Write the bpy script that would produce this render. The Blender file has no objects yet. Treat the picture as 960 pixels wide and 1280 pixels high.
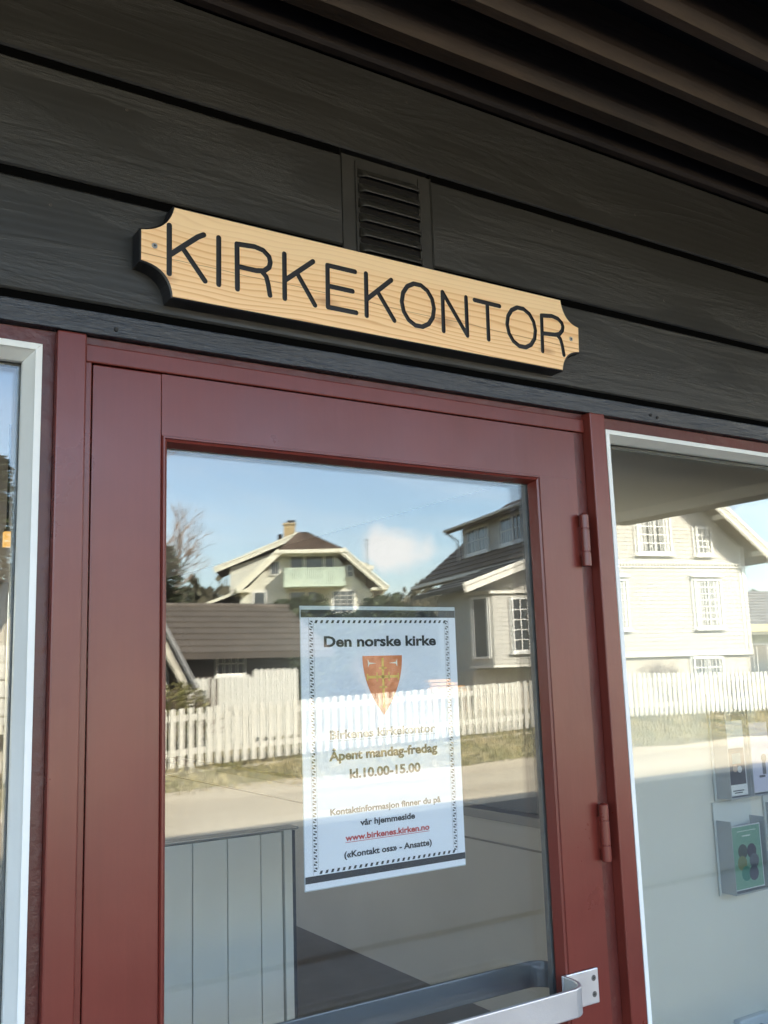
import bpy, math, random
from mathutils import Vector, Matrix
random.seed(7)
S = bpy.context.scene
C = S.collection
R = math.radians

# ------------------------------------------------------------------ camera, sky, sun, exposure
cam = bpy.data.cameras.new('camera'); camo = bpy.data.objects.new('camera', cam); C.objects.link(camo)
cam.sensor_fit = 'VERTICAL'; cam.sensor_height = 24.0; cam.lens = 22.5
cam.clip_start = 0.02; cam.clip_end = 3000
_X = Vector((1895, 137, 1200)).normalized(); _Z = Vector((-240, -7240, 1200)).normalized()
_Z = (_Z - _X * _X.dot(_Z)).normalized(); _Y = _Z.cross(_X)
_R = Matrix((_X, _Y, _Z))
right, up, fwd = _R @ Vector((1, 0, 0)), _R @ Vector((0, -1, 0)), _R @ Vector((0, 0, 1))
m = Matrix((right, up, -fwd)).transposed().to_4x4(); m.translation = Vector((0, -1.35, 1.55))
camo.matrix_world = m
S.camera = camo

SUN_EL, SUN_AZ = 34.0, math.atan2(0.85, 0.35)       # direction towards the sun: behind the building, a little to the right
sdir = Vector((math.cos(SUN_AZ) * math.cos(R(SUN_EL)), math.sin(SUN_AZ) * math.cos(R(SUN_EL)), math.sin(R(SUN_EL))))
sl = bpy.data.lights.new('sun', 'SUN'); sl.energy = 5.0; sl.angle = R(0.5); sl.color = (1.0, 0.94, 0.84)
so = bpy.data.objects.new('sun', sl); C.objects.link(so); so.rotation_euler = (-sdir).to_track_quat('-Z', 'Y').to_euler()
so.location = (0, 0, 30)

W = bpy.data.worlds.new("World"); S.world = W; W.use_nodes = True
nt = W.node_tree; nt.nodes.clear()
def wn(t, **k):
    n = nt.nodes.new(t)
    for a, b in k.items(): setattr(n, a, b)
    return n
out = wn('ShaderNodeOutputWorld'); bg = wn('ShaderNodeBackground'); bg.inputs[1].default_value = 0.145
sky = wn('ShaderNodeTexSky', sky_type='NISHITA'); sky.sun_disc = False
sky.sun_elevation = R(SUN_EL); sky.sun_rotation = math.pi / 2 - SUN_AZ
sky.air_density = 1.0; sky.dust_density = 1.3; sky.ozone_density = 1.7
tc = wn('ShaderNodeTexCoord'); sep = wn('ShaderNodeSeparateXYZ'); nt.links.new(tc.outputs['Generated'], sep.inputs[0])
# project direction on a cloud layer, so clouds flatten towards the horizon
add = wn('ShaderNodeMath', operation='ADD'); add.inputs[1].default_value = 0.12; nt.links.new(sep.outputs[2], add.inputs[0])
mx = wn('ShaderNodeMath', operation='MAXIMUM'); mx.inputs[1].default_value = 0.05; nt.links.new(add.outputs[0], mx.inputs[0])
dv = wn('ShaderNodeVectorMath', operation='DIVIDE'); nt.links.new(tc.outputs['Generated'], dv.inputs[0])
cb = wn('ShaderNodeCombineXYZ')
for i in range(3): nt.links.new(mx.outputs[0], cb.inputs[i])
nt.links.new(cb.outputs[0], dv.inputs[1])
n1 = wn('ShaderNodeTexNoise'); n1.inputs['Scale'].default_value = 1.1; n1.inputs['Detail'].default_value = 8; n1.inputs['Roughness'].default_value = 0.62
n1.inputs['Distortion'].default_value = 0.4
mp = wn('ShaderNodeMapping'); mp.inputs['Location'].default_value = (3.1, 0.4, 0); mp.inputs['Scale'].default_value = (0.7, 1.2, 1)
nt.links.new(dv.outputs[0], mp.inputs[0]); nt.links.new(mp.outputs[0], n1.inputs[0])
cr = wn('ShaderNodeValToRGB'); cr.color_ramp.elements[0].position = 0.46; cr.color_ramp.elements[1].position = 0.78
nt.links.new(n1.outputs[0], cr.inputs[0])
# one puffy cumulus bank low over the houses (a cloud at its own direction)
dist = wn('ShaderNodeVectorMath', operation='SUBTRACT'); dist.inputs[1].default_value = (0.545, -0.83, 0.122)
nz = wn('ShaderNodeTexNoise'); nz.inputs['Scale'].default_value = 22; nz.inputs['Detail'].default_value = 8
nt.links.new(tc.outputs['Generated'], nz.inputs[0]); nt.links.new(tc.outputs['Generated'], dist.inputs[0])
scl = wn('ShaderNodeVectorMath', operation='MULTIPLY'); scl.inputs[1].default_value = (1, 1, 2.0); nt.links.new(dist.outputs[0], scl.inputs[0])
ln = wn('ShaderNodeVectorMath', operation='LENGTH'); nt.links.new(scl.outputs[0], ln.inputs[0])
ma = wn('ShaderNodeMath', operation='MULTIPLY_ADD'); ma.inputs[1].default_value = 0.135; nt.links.new(nz.outputs[0], ma.inputs[0]); nt.links.new(ln.outputs['Value'], ma.inputs[2])
mr = wn('ShaderNodeMapRange'); mr.inputs[1].default_value = 0.118; mr.inputs[2].default_value = 0.085; nt.links.new(ma.outputs[0], mr.inputs[0])
am = wn('ShaderNodeMath', operation='MAXIMUM'); sc1 = wn('ShaderNodeMath', operation='MULTIPLY'); sc1.inputs[1].default_value = 0.42
nt.links.new(cr.outputs[0], sc1.inputs[0]); nt.links.new(sc1.outputs[0], am.inputs[0]); nt.links.new(mr.outputs[0], am.inputs[1])
mix = wn('ShaderNodeMix', data_type='RGBA'); nt.links.new(am.outputs[0], mix.inputs[0]); nt.links.new(sky.outputs[0], mix.inputs[6])
mix.inputs[7].default_value = (5.6, 5.6, 5.7, 1)
nt.links.new(mix.outputs[2], bg.inputs[0]); nt.links.new(bg.outputs[0], out.inputs[0])

S.view_settings.view_transform = 'Standard'; S.view_settings.look = 'None'; S.view_settings.gamma = 1
S.view_settings.use_curve_mapping = False; S.view_settings.exposure = 2.8
S.render.engine = 'CYCLES'
S.cycles.use_denoising = True
S.cycles.max_bounces = 10; S.cycles.diffuse_bounces = 5; S.cycles.glossy_bounces = 5; S.cycles.transparent_max_bounces = 24
S.cycles.caustics_reflective = False; S.cycles.caustics_refractive = False
S.cycles.sample_clamp_indirect = 6

# ------------------------------------------------------------------ materials
MATS = {}
def mat(name, col, rough=0.6, var=0.0, vscale=4.0, vstretch=(1, 1, 1), col2=None, bump=0.0, bscale=20.0, bstretch=(1, 1, 1), metal=0.0, spec=0.5, det=6, ramp=(0.35, 0.65), rvar=0.0, coat=0.0, tint=None):
    if name in MATS: return MATS[name]
    M = bpy.data.materials.new(name); M.use_nodes = True; t = M.node_tree; N, L = t.nodes, t.links
    b = N['Principled BSDF']; b.inputs['Roughness'].default_value = rough; b.inputs['Metallic'].default_value = metal
    b.inputs['Specular IOR Level'].default_value = spec; b.inputs['Base Color'].default_value = (*col, 1)
    if coat: b.inputs['Coat Weight'].default_value = coat
    tcn = N.new('ShaderNodeTexCoord')
    def noise(scale, stretch, d=det):
        mp = N.new('ShaderNodeMapping'); mp.inputs['Scale'].default_value = stretch; L.new(tcn.outputs['Object'], mp.inputs[0])
        n = N.new('ShaderNodeTexNoise'); n.inputs['Scale'].default_value = scale; n.inputs['Detail'].default_value = d; n.inputs['Roughness'].default_value = 0.6
        L.new(mp.outputs[0], n.inputs[0]); return n
    if var or col2:
        n = noise(vscale, vstretch); r = N.new('ShaderNodeValToRGB')
        r.color_ramp.elements[0].position, r.color_ramp.elements[1].position = ramp
        c2 = col2 or tuple(min(1, c * (1 + var)) for c in col); c1 = col if col2 else tuple(c * (1 - var) for c in col)
        r.color_ramp.elements[0].color = (*c1, 1); r.color_ramp.elements[1].color = (*c2, 1)
        L.new(n.outputs[0], r.inputs[0]); L.new(r.outputs[0], b.inputs['Base Color'])
    if bump:
        n = noise(bscale, bstretch); bp = N.new('ShaderNodeBump'); bp.inputs['Strength'].default_value = bump; bp.inputs['Distance'].default_value = 0.01
        L.new(n.outputs[0], bp.inputs['Height']); L.new(bp.outputs[0], b.inputs['Normal'])
    if rvar:
        n = noise(vscale * 1.7, vstretch); q = N.new('ShaderNodeMapRange'); q.inputs[1].default_value = 0.3; q.inputs[2].default_value = 0.7
        q.inputs[3].default_value = rough - rvar; q.inputs[4].default_value = rough + rvar; L.new(n.outputs[0], q.inputs[0]); L.new(q.outputs[0], b.inputs['Roughness'])
    MATS[name] = M; return M

def cladding_mat():
    M = bpy.data.materials.new('dark_brown_cladding'); M.use_nodes = True; t = M.node_tree; N, L = t.nodes, t.links; b = N['Principled BSDF']
    tcn = N.new('ShaderNodeTexCoord')
    oi = N.new('ShaderNodeObjectInfo')
    ofs = N.new('ShaderNodeVectorMath'); ofs.operation = 'ADD'
    cbx = N.new('ShaderNodeCombineXYZ'); mm = N.new('ShaderNodeMath'); mm.operation = 'MULTIPLY'; mm.inputs[1].default_value = 37.0
    L.new(oi.outputs['Random'], mm.inputs[0]); L.new(mm.outputs[0], cbx.inputs[0]); L.new(mm.outputs[0], cbx.inputs[2])
    L.new(tcn.outputs['Object'], ofs.inputs[0]); L.new(cbx.outputs[0], ofs.inputs[1])
    def nz(scale, st, d=8, rg=0.65, dist=0.0):
        mp = N.new('ShaderNodeMapping'); mp.inputs['Scale'].default_value = st; L.new(ofs.outputs[0], mp.inputs[0])
        n = N.new('ShaderNodeTexNoise'); n.inputs['Scale'].default_value = scale; n.inputs['Detail'].default_value = d; n.inputs['Roughness'].default_value = rg
        n.inputs['Distortion'].default_value = dist; L.new(mp.outputs[0], n.inputs[0]); return n
    big = nz(2.2, (0.8, 1, 4), 4)
    r = N.new('ShaderNodeValToRGB'); r.color_ramp.elements[0].position = 0.35; r.color_ramp.elements[1].position = 0.7
    r.color_ramp.elements[0].color = (0.0255, 0.0245, 0.0228, 1); r.color_ramp.elements[1].color = (0.032, 0.0309, 0.0287, 1)
    L.new(big.outputs[0], r.inputs[0])
    # fine grain, sawn fibres; patches where the paint is smooth and where fibres stand up
    grain = nz(110, (0.22, 1, 2.0), 7, 0.75, 0.15); patch = nz(3.0, (0.6, 1, 4.0), 7, 0.62, 0.8)
    pr = N.new('ShaderNodeMapRange'); pr.inputs[1].default_value = 0.45; pr.inputs[2].default_value = 0.62; L.new(patch.outputs[0], pr.inputs[0])
    hm = N.new('ShaderNodeMath'); hm.operation = 'MULTIPLY'; L.new(grain.outputs[0], hm.inputs[0]); L.new(pr.outputs[0], hm.inputs[1])
    bp = N.new('ShaderNodeBump'); bp.inputs['Strength'].default_value = 0.5; bp.inputs['Distance'].default_value = 0.003
    L.new(hm.outputs[0], bp.inputs['Height'])
    wv = N.new('ShaderNodeTexWave'); wv.wave_type = 'RINGS'; wv.inputs['Scale'].default_value = 3.5; wv.inputs['Distortion'].default_value = 9; wv.inputs['Detail'].default_value = 3; wv.inputs['Detail Scale'].default_value = 1.2
    mpw = N.new('ShaderNodeMapping'); mpw.inputs['Scale'].default_value = (0.5, 1, 6); L.new(ofs.outputs[0], mpw.inputs[0]); L.new(mpw.outputs[0], wv.inputs[0])
    bp2 = N.new('ShaderNodeBump'); bp2.inputs['Strength'].default_value = 0.05; bp2.inputs['Distance'].default_value = 0.003
    L.new(wv.outputs['Fac'], bp2.inputs['Height']); bp2.inputs['Strength'].default_value = 0.03; L.new(bp.outputs[0], bp2.inputs['Normal']); L.new(bp2.outputs[0], b.inputs['Normal'])
    # chalky flecks on raised fibres
    fl = nz(150, (0.25, 1, 1.6), 5, 0.75, 0.5); fr = N.new('ShaderNodeMapRange'); fr.inputs[1].default_value = 0.57; fr.inputs[2].default_value = 0.70; L.new(fl.outputs[0], fr.inputs[0])
    fm = N.new('ShaderNodeMath'); fm.operation = 'MULTIPLY'; L.new(fr.outputs[0], fm.inputs[0]); L.new(pr.outputs[0], fm.inputs[1])
    fm2 = N.new('ShaderNodeMath'); fm2.operation = 'MULTIPLY'; fm2.inputs[1].default_value = 0.55; L.new(fm.outputs[0], fm2.inputs[0])
    mxc = N.new('ShaderNodeMix'); mxc.data_type = 'RGBA'; L.new(fm2.outputs[0], mxc.inputs[0]); L.new(r.outputs[0], mxc.inputs[6]); mxc.inputs[7].default_value = (0.095, 0.094, 0.092, 1)
    L.new(mxc.outputs[2], b.inputs['Base Color'])
    rr = N.new('ShaderNodeMapRange'); rr.inputs[1].default_value = 0.3; rr.inputs[2].default_value = 0.7; rr.inputs[3].default_value = 0.34; rr.inputs[4].default_value = 0.55
    L.new(patch.outputs[0], rr.inputs[0]); L.new(rr.outputs[0], b.inputs['Roughness'])
    return M

def pine_mat():
    M = bpy.data.materials.new('oiled_pine'); M.use_nodes = True; t = M.node_tree; N, L = t.nodes, t.links; b = N['Principled BSDF']
    tcn = N.new('ShaderNodeTexCoord')
    mp = N.new('ShaderNodeMapping'); mp.inputs['Scale'].default_value = (1.1, 1, 7); L.new(tcn.outputs['Object'], mp.inputs[0])
    n0 = N.new('ShaderNodeTexNoise'); n0.inputs['Scale'].default_value = 1.3; n0.inputs['Detail'].default_value = 2.5; n0.inputs['Distortion'].default_value = 0.5; L.new(mp.outputs[0], n0.inputs[0])
    sz_ = N.new('ShaderNodeSeparateXYZ'); L.new(tcn.outputs['Object'], sz_.inputs[0])
    zk = N.new('ShaderNodeMath'); zk.operation = 'MULTIPLY'; zk.inputs[1].default_value = 95.0; L.new(sz_.outputs[2], zk.inputs[0])
    ml = N.new('ShaderNodeMath'); ml.operation = 'MULTIPLY_ADD'; ml.inputs[1].default_value = 10.0; L.new(n0.outputs[0], ml.inputs[0]); L.new(zk.outputs[0], ml.inputs[2])
    fr = N.new('ShaderNodeMath'); fr.operation = 'FRACT'; L.new(ml.outputs[0], fr.inputs[0])
    rg = N.new('ShaderNodeValToRGB'); e = rg.color_ramp.elements
    e[0].position = 0.0; e[0].color = (0.97, 0.65, 0.36, 1); e[1].position = 0.62; e[1].color = (0.93, 0.60, 0.31, 1)
    x = e.new(0.88); x.color = (0.76, 0.41, 0.18, 1); x = e.new(1.0); x.color = (0.92, 0.62, 0.33, 1)
    L.new(fr.outputs[0], rg.inputs[0])
    # heartwood: redder in the lower half, paler along the upper edge
    sp = N.new('ShaderNodeSeparateXYZ'); L.new(tcn.outputs['Object'], sp.inputs[0])
    nb = N.new('ShaderNodeTexNoise'); nb.inputs['Scale'].default_value = 5; mpb = N.new('ShaderNodeMapping'); mpb.inputs['Scale'].default_value = (0.5, 1, 3); L.new(tcn.outputs['Object'], mpb.inputs[0]); L.new(mpb.outputs[0], nb.inputs[0])
    hz = N.new('ShaderNodeMath'); hz.operation = 'MULTIPLY_ADD'; hz.inputs[1].default_value = 0.09; L.new(nb.outputs[0], hz.inputs[0]); L.new(sp.outputs[2], hz.inputs[2])
    hr = N.new('ShaderNodeMapRange'); hr.inputs[1].default_value = 0.085 + 0.045; hr.inputs[2].default_value = 0.115 + 0.045; L.new(hz.outputs[0], hr.inputs[0])
    mxa = N.new('ShaderNodeMix'); mxa.data_type = 'RGBA'; L.new(hr.outputs[0], mxa.inputs[0]); L.new(rg.outputs[0], mxa.inputs[6]); mxa.inputs[7].default_value = (0.96, 0.71, 0.43, 1)
    hf = N.new('ShaderNodeMath'); hf.operation = 'MULTIPLY'; hf.inputs[1].default_value = 0.65; L.new(hr.outputs[0], hf.inputs[0]); L.new(hf.outputs[0], mxa.inputs[0])
    # knots
    col = mxa.outputs[2]
    for kx, kz, kr in ((0.555, 0.052, 0.016), (0.315, 0.044, 0.013), (0.035, 0.030, 0.012), (0.80, 0.035, 0.011)):
        sb = N.new('ShaderNodeVectorMath'); sb.operation = 'SUBTRACT'; sb.inputs[1].default_value = (kx, 0, kz); L.new(tcn.outputs['Object'], sb.inputs[0])
        sm = N.new('ShaderNodeVectorMath'); sm.operation = 'MULTIPLY'; sm.inputs[1].default_value = (0.42, 0, 1.25); L.new(sb.outputs[0], sm.inputs[0])
        le = N.new('ShaderNodeVectorMath'); le.operation = 'LENGTH'; L.new(sm.outputs[0], le.inputs[0])
        kq = N.new('ShaderNodeMapRange'); kq.inputs[1].default_value = kr; kq.inputs[2].default_value = kr * 0.25; L.new(le.outputs['Value'], kq.inputs[0])
        kh = N.new('ShaderNodeMath'); kh.operation = 'MULTIPLY'; kh.inputs[1].default_value = 0.55; L.new(kq.outputs[0], kh.inputs[0])
        mk = N.new('ShaderNodeMix'); mk.data_type = 'RGBA'; L.new(kh.outputs[0], mk.inputs[0]); L.new(col, mk.inputs[6]); mk.inputs[7].default_value = (0.40, 0.15, 0.05, 1); col = mk.outputs[2]
    # a hairline drying crack running along the board
    cn = N.new('ShaderNodeTexNoise'); cn.noise_dimensions = '1D'; cn.inputs['Scale'].default_value = 9; L.new(sp.outputs[0], cn.inputs['W'])
    c1 = N.new('ShaderNodeMath'); c1.operation = 'MULTIPLY_ADD'; c1.inputs[1].default_value = 0.006; L.new(cn.outputs[0], c1.inputs[0]); L.new(sp.outputs[2], c1.inputs[2])
    c1b = N.new('ShaderNodeMath'); c1b.operation = 'MULTIPLY_ADD'; c1b.inputs[1].default_value = 0.012; L.new(sp.outputs[0], c1b.inputs[0]); L.new(c1.outputs[0], c1b.inputs[2])
    c2 = N.new('ShaderNodeMath'); c2.operation = 'SUBTRACT'; c2.inputs[1].default_value = 0.0655; L.new(c1b.outputs[0], c2.inputs[0])
    c3 = N.new('ShaderNodeMath'); c3.operation = 'ABSOLUTE'; L.new(c2.outputs[0], c3.inputs[0])
    c4 = N.new('ShaderNodeMapRange'); c4.inputs[1].default_value = 0.0007; c4.inputs[2].default_value = 0.0002; L.new(c3.outputs[0], c4.inputs[0])
    c5 = N.new('ShaderNodeMath'); c5.operation = 'MULTIPLY'; c5.inputs[1].default_value = 0.75; L.new(c4.outputs[0], c5.inputs[0])
    mc = N.new('ShaderNodeMix'); mc.data_type = 'RGBA'; L.new(c5.outputs[0], mc.inputs[0]); L.new(col, mc.inputs[6]); mc.inputs[7].default_value = (0.22, 0.09, 0.035, 1); col = mc.outputs[2]
    L.new(col, b.inputs['Base Color']); b.inputs['Roughness'].default_value = 0.48
    bp = N.new('ShaderNodeBump'); bp.inputs['Strength'].default_value = 0.15; bp.inputs['Distance'].default_value = 0.002; L.new(fr.outputs[0], bp.inputs['Height']); L.new(bp.outputs[0], b.inputs['Normal'])
    return M

def worn(M, dark, thr=0.70):
    t = M.node_tree; N, L = t.nodes, t.links; b = N['Principled BSDF']; src = b.inputs['Base Color'].links[0].from_socket
    tcn = N.new('ShaderNodeTexCoord')
    n = N.new('ShaderNodeTexNoise'); n.inputs['Scale'].default_value = 34; n.inputs['Detail'].default_value = 9; n.inputs['Roughness'].default_value = 0.72; L.new(tcn.outputs['Object'], n.inputs[0])
    q = N.new('ShaderNodeMapRange'); q.inputs[1].default_value = thr; q.inputs[2].default_value = thr + .05; L.new(n.outputs[0], q.inputs[0])
    mxx = N.new('ShaderNodeMix'); mxx.data_type = 'RGBA'; L.new(q.outputs[0], mxx.inputs[0]); L.new(src, mxx.inputs[6]); mxx.inputs[7].default_value = (*dark, 1)
    # long faint brush streaks
    mp = N.new('ShaderNodeMapping'); mp.inputs['Scale'].default_value = (1, 1, .03); L.new(tcn.outputs['Object'], mp.inputs[0])
    n2 = N.new('ShaderNodeTexNoise'); n2.inputs['Scale'].default_value = 160; n2.inputs['Detail'].default_value = 4; L.new(mp.outputs[0], n2.inputs[0])
    hs = N.new('ShaderNodeHueSaturation'); L.new(mxx.outputs[2], hs.inputs['Color']); v = N.new('ShaderNodeMapRange'); v.inputs[1].default_value = .3; v.inputs[2].default_value = .7; v.inputs[3].default_value = .965; v.inputs[4].default_value = 1.035
    L.new(n2.outputs[0], v.inputs[0]); L.new(v.outputs[0], hs.inputs['Value']); L.new(hs.outputs[0], b.inputs['Base Color'])

def glass_mat(name='window_glass', ior=1.53, tint=(0.965, 0.975, 0.97), wav=0.0):
    M = bpy.data.materials.new(name); M.use_nodes = True; t = M.node_tree; N, L = t.nodes, t.links; N.clear()
    o = N.new('ShaderNodeOutputMaterial'); tr = N.new('ShaderNodeBsdfTransparent'); gl = N.new('ShaderNodeBsdfGlossy'); gl.inputs['Roughness'].default_value = 0.0; gl.inputs['Color'].default_value = (1.0, 0.985, 0.955, 1)
    tr.inputs[0].default_value = (*tint, 1); mxs = N.new('ShaderNodeMixShader'); g = N.new('ShaderNodeNewGeometry')
    ir = N.new('ShaderNodeMapRange'); ir.inputs[3].default_value = ior; ir.inputs[4].default_value = 1 / ior; L.new(g.outputs['Backfacing'], ir.inputs[0])
    f = N.new('ShaderNodeFresnel'); L.new(ir.outputs[0], f.inputs[0]); L.new(f.outputs[0], mxs.inputs[0]); L.new(tr.outputs[0], mxs.inputs[1]); L.new(gl.outputs[0], mxs.inputs[2]); L.new(mxs.outputs[0], o.inputs[0])
    if wav:
        tcn = N.new('ShaderNodeTexCoord'); n = N.new('ShaderNodeTexNoise'); n.inputs['Scale'].default_value = 5; n.inputs['Detail'].default_value = 1; L.new(tcn.outputs['Object'], n.inputs[0])
        bp = N.new('ShaderNodeBump'); bp.inputs['Strength'].default_value = wav; bp.inputs['Distance'].default_value = 0.001; L.new(n.outputs[0], bp.inputs['Height']); L.new(bp.outputs[0], gl.inputs['Normal'])
    return M

def emis(name, col, s):
    M = bpy.data.materials.new(name); M.use_nodes = True; b = M.node_tree.nodes['Principled BSDF']; b.inputs['Base Color'].default_value = (*col, 1)
    b.inputs['Emission Color'].default_value = (*col, 1); b.inputs['Emission Strength'].default_value = s; return M

CLAD = cladding_mat(); PINE = pine_mat(); GLASS = glass_mat(wav=0.05)
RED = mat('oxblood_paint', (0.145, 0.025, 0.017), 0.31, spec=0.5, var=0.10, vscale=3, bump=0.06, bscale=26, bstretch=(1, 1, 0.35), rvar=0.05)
RED_SHADE = mat('oxblood_paint_shaded', (0.090, 0.017, 0.013), 0.38, var=0.18, vscale=8, bump=0.2, bscale=40)  # darker copy of the red: recess shade put into the colour
worn(RED, (0.055, 0.014, 0.012)); worn(RED_SHADE, (0.05, 0.012, 0.01), 0.64)
WHITE = mat('white_lacquer', (0.76, 0.76, 0.73), 0.38, var=0.04, vscale=6)
RUBBER = mat('black_rubber', (0.012, 0.012, 0.014), 0.5)
SPACER = mat('aluminium_spacer', (0.16, 0.165, 0.165), 0.5, metal=0.3, var=0.12, vscale=60)
ALU = mat('brushed_aluminium', (0.66, 0.66, 0.68), 0.40, metal=0.85, bump=0.05, bscale=300, rvar=0.06, vscale=20)
STEEL = mat('zinc_screw', (0.62, 0.62, 0.6), 0.3, metal=1.0)
SCREWHOLE = mat('screw_recess', (0.03, 0.03, 0.03), 0.6)
INK = mat('black_paint', (0.010, 0.010, 0.013), 0.42)
SOFFIT = mat('brown_soffit_wood', (0.042, 0.025, 0.0145), 0.6, var=0.35, vscale=5, vstretch=(0.6, 1, 3), bump=0.3, bscale=50, bstretch=(0.1, 1, 1))
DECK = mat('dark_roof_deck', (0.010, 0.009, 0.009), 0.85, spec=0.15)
VENT = mat('dark_metal_grille', (0.026, 0.0245, 0.0215), 0.45, var=0.2, vscale=18, bump=0.1, bscale=120)
BEAM = mat('grey_black_trim', (0.036, 0.042, 0.054), 0.30, var=0.25, vscale=5, vstretch=(0.4, 1, 4), bump=0.6, bscale=60, bstretch=(0.12, 1, 1.5), rvar=0.08)

# ------------------------------------------------------------------ helpers
class MB:
    def __init__(s, M=None): s.v, s.f, s.mi, s.M = [], [], [], M
    def add(s, vs, fs, mi=0):
        b = len(s.v)
        for p in vs:
            p = Vector(p); s.v.append(tuple(s.M @ p) if s.M else tuple(p))
        for f in fs: s.f.append(tuple(b + i for i in f)); s.mi.append(mi)
        return s
    def box(s, x0, x1, y0, y1, z0, z1, mi=0):
        return s.add([(x0,y0,z0),(x1,y0,z0),(x1,y1,z0),(x0,y1,z0),(x0,y0,z1),(x1,y0,z1),(x1,y1,z1),(x0,y1,z1)],
                     [(0,3,2,1),(4,5,6,7),(0,1,5,4),(1,2,6,5),(2,3,7,6),(3,0,4,7)], mi)
    def prism(s, pts, axis, a, b, mi=0):
        """extrude a 2-D outline: axis 'y' -> pts are (x,z); 'x' -> (y,z); 'z' -> (x,y)"""
        n = len(pts)
        P = {'y': lambda p, t: (p[0], t, p[1]), 'x': lambda p, t: (t, p[0], p[1]), 'z': lambda p, t: (p[0], p[1], t)}[axis]
        vs = [P(p, a) for p in pts] + [P(p, b) for p in pts]
        fs = [tuple(range(n)), tuple(reversed(range(n, 2 * n)))] + [(i, i + n, (i + 1) % n + n, (i + 1) % n) for i in range(n)]
        return s.add(vs, fs, mi)
    def tube(s, p, q, r0, r1=None, k=8, mi=0, caps=True):
        p, q = Vector(p), Vector(q); r1 = r0 if r1 is None else r1; d = (q - p)
        if d.length < 1e-9: return s
        d.normalize(); a = d.orthogonal().normalized(); b = d.cross(a)
        vs = []
        for c, r in ((p, r0), (q, r1)):
            for i in range(k):
                t = 2 * math.pi * i / k; vs.append(c + a * (r * math.cos(t)) + b * (r * math.sin(t)))
        fs = [(i, (i + 1) % k, (i + 1) % k + k, i + k) for i in range(k)]
        if caps: fs += [tuple(reversed(range(k))), tuple(range(k, 2 * k))]
        return s.add(vs, fs, mi)
    def quad(s, a, b, c, d, mi=0): return s.add([a, b, c, d], [(0, 1, 2, 3)], mi)
    def mesh(s, name, mats, smooth=False):
        me = bpy.data.meshes.new(name); me.from_pydata(s.v, [], s.f); me.update()
        for mm in (mats if isinstance(mats, (list, tuple)) else [mats]): me.materials.append(mm)
        me.polygons.foreach_set('material_index', s.mi)
        if smooth: me.polygons.foreach_set('use_smooth', [True] * len(me.polygons))
        return me
    def build(s, name, mats, parent=None, smooth=False, bevel=0.0, local=False, seg=2, fix=True):
        me = s.mesh(name, mats, smooth)
        if fix:
            import bmesh
            bm = bmesh.new(); bm.from_mesh(me); bmesh.ops.recalc_face_normals(bm, faces=bm.faces); bm.to_mesh(me); bm.free()
        o = bpy.data.objects.new(name, me); C.objects.link(o)
        if parent:
            o.parent = parent
            if not local: o.matrix_parent_inverse = parent.matrix_basis.inverted()
        if bevel:
            bv = o.modifiers.new('bevel', 'BEVEL'); bv.width = bevel; bv.segments = seg; bv.limit_method = 'ANGLE'; bv.angle_limit = R(40)
        return o

def thing(name, label, cat, loc=(0, 0, 0), rz=0.0, group=None):
    o = bpy.data.objects.new(name, None); C.objects.link(o); o.empty_display_size = 0.1
    o.location = loc; o.rotation_euler = (0, 0, rz)
    o['label'] = label; o['category'] = cat
    if group: o['group'] = group
    return o
def empty_part(name, parent, loc=(0, 0, 0)):
    o = bpy.data.objects.new(name, None); C.objects.link(o); o.parent = parent; o.empty_display_size = 0.1
    o.location = loc; o.matrix_parent_inverse = parent.matrix_basis.inverted(); return o
class Frame:   # parent whose children are given in world coordinates even two levels down
    pass
def world_child(o, top, part):
    """parent o (mesh in world coordinates) under part, a child of top"""
    o.parent = part
    bpy.context.view_layer.update()
    o.matrix_parent_inverse = part.matrix_world.inverted()
def tag(o, label=None, cat=None, group=None, kind=None):
    for k, v in (('label', label), ('category', cat), ('group', group), ('kind', kind)):
        if v: o[k] = v
    return o
def box(name, x0, x1, y0, y1, z0, z1, mats, parent=None, bevel=0.0, local=False):
    return MB().box(x0, x1, y0, y1, z0, z1).build(name, mats, parent, bevel=bevel, local=local)
def wbox(name, x0, x1, y0, y1, z0, z1, mats, top, part, bevel=0.0):
    o = MB().box(x0, x1, y0, y1, z0, z1).build(name, mats, None, bevel=bevel); world_child(o, top, part); return o

def copy_part(o, parent, offset):
    c = o.copy(); C.objects.link(c); c.parent = parent; c.location = Vector(o.location) + Vector(offset); return c

# ------------------------------------------------------------------ ground
def base_z(x):
    P = [(-400, 0.0), (-5, 0.0), (5.6, 0.02), (11.5, 0.18), (16, 0.30), (21, 0.2), (400, 0.2)]
    for (a, za), (b, zb) in zip(P, P[1:]):
        if x <= b: return za + (zb - za) * (x - a) / (b - a)
    return 0.2
def hgt(x, y):
    if y >= -11.4: return -0.10
    P = [(-11.4, -0.10), (-13.6, base_z(x)), (-15.0, base_z(x) + 0.02), (-20, 0.6), (-45, 3.0), (-90, 6.5), (-170, 9.5), (-3000, 14)]
    for (a, za), (b, zb) in zip(P, P[1:]):
        if y >= b: return za + (zb - za) * (y - a) / (b - a)
    return 14
xs = [-900, -400, -150, -60, -30] + [-16 + 1.5 * i for i in range(45)] + [60, 80, 120, 200, 420, 900]
ys = [900, 300, 100, 40, 14, 5, 0, -6, -11.4, -11.9, -12.4, -12.9, -13.3, -13.6, -14.3, -15, -17, -20, -26, -34, -45, -60, -90, -130, -170, -300, -600, -1200]
g = MB(); g.add([(x, y, hgt(x, y)) for y in ys for x in xs], [(j * len(xs) + i, j * len(xs) + i + 1, (j + 1) * len(xs) + i + 1, (j + 1) * len(xs) + i) for j in range(len(ys) - 1) for i in range(len(xs) - 1)])
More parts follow.
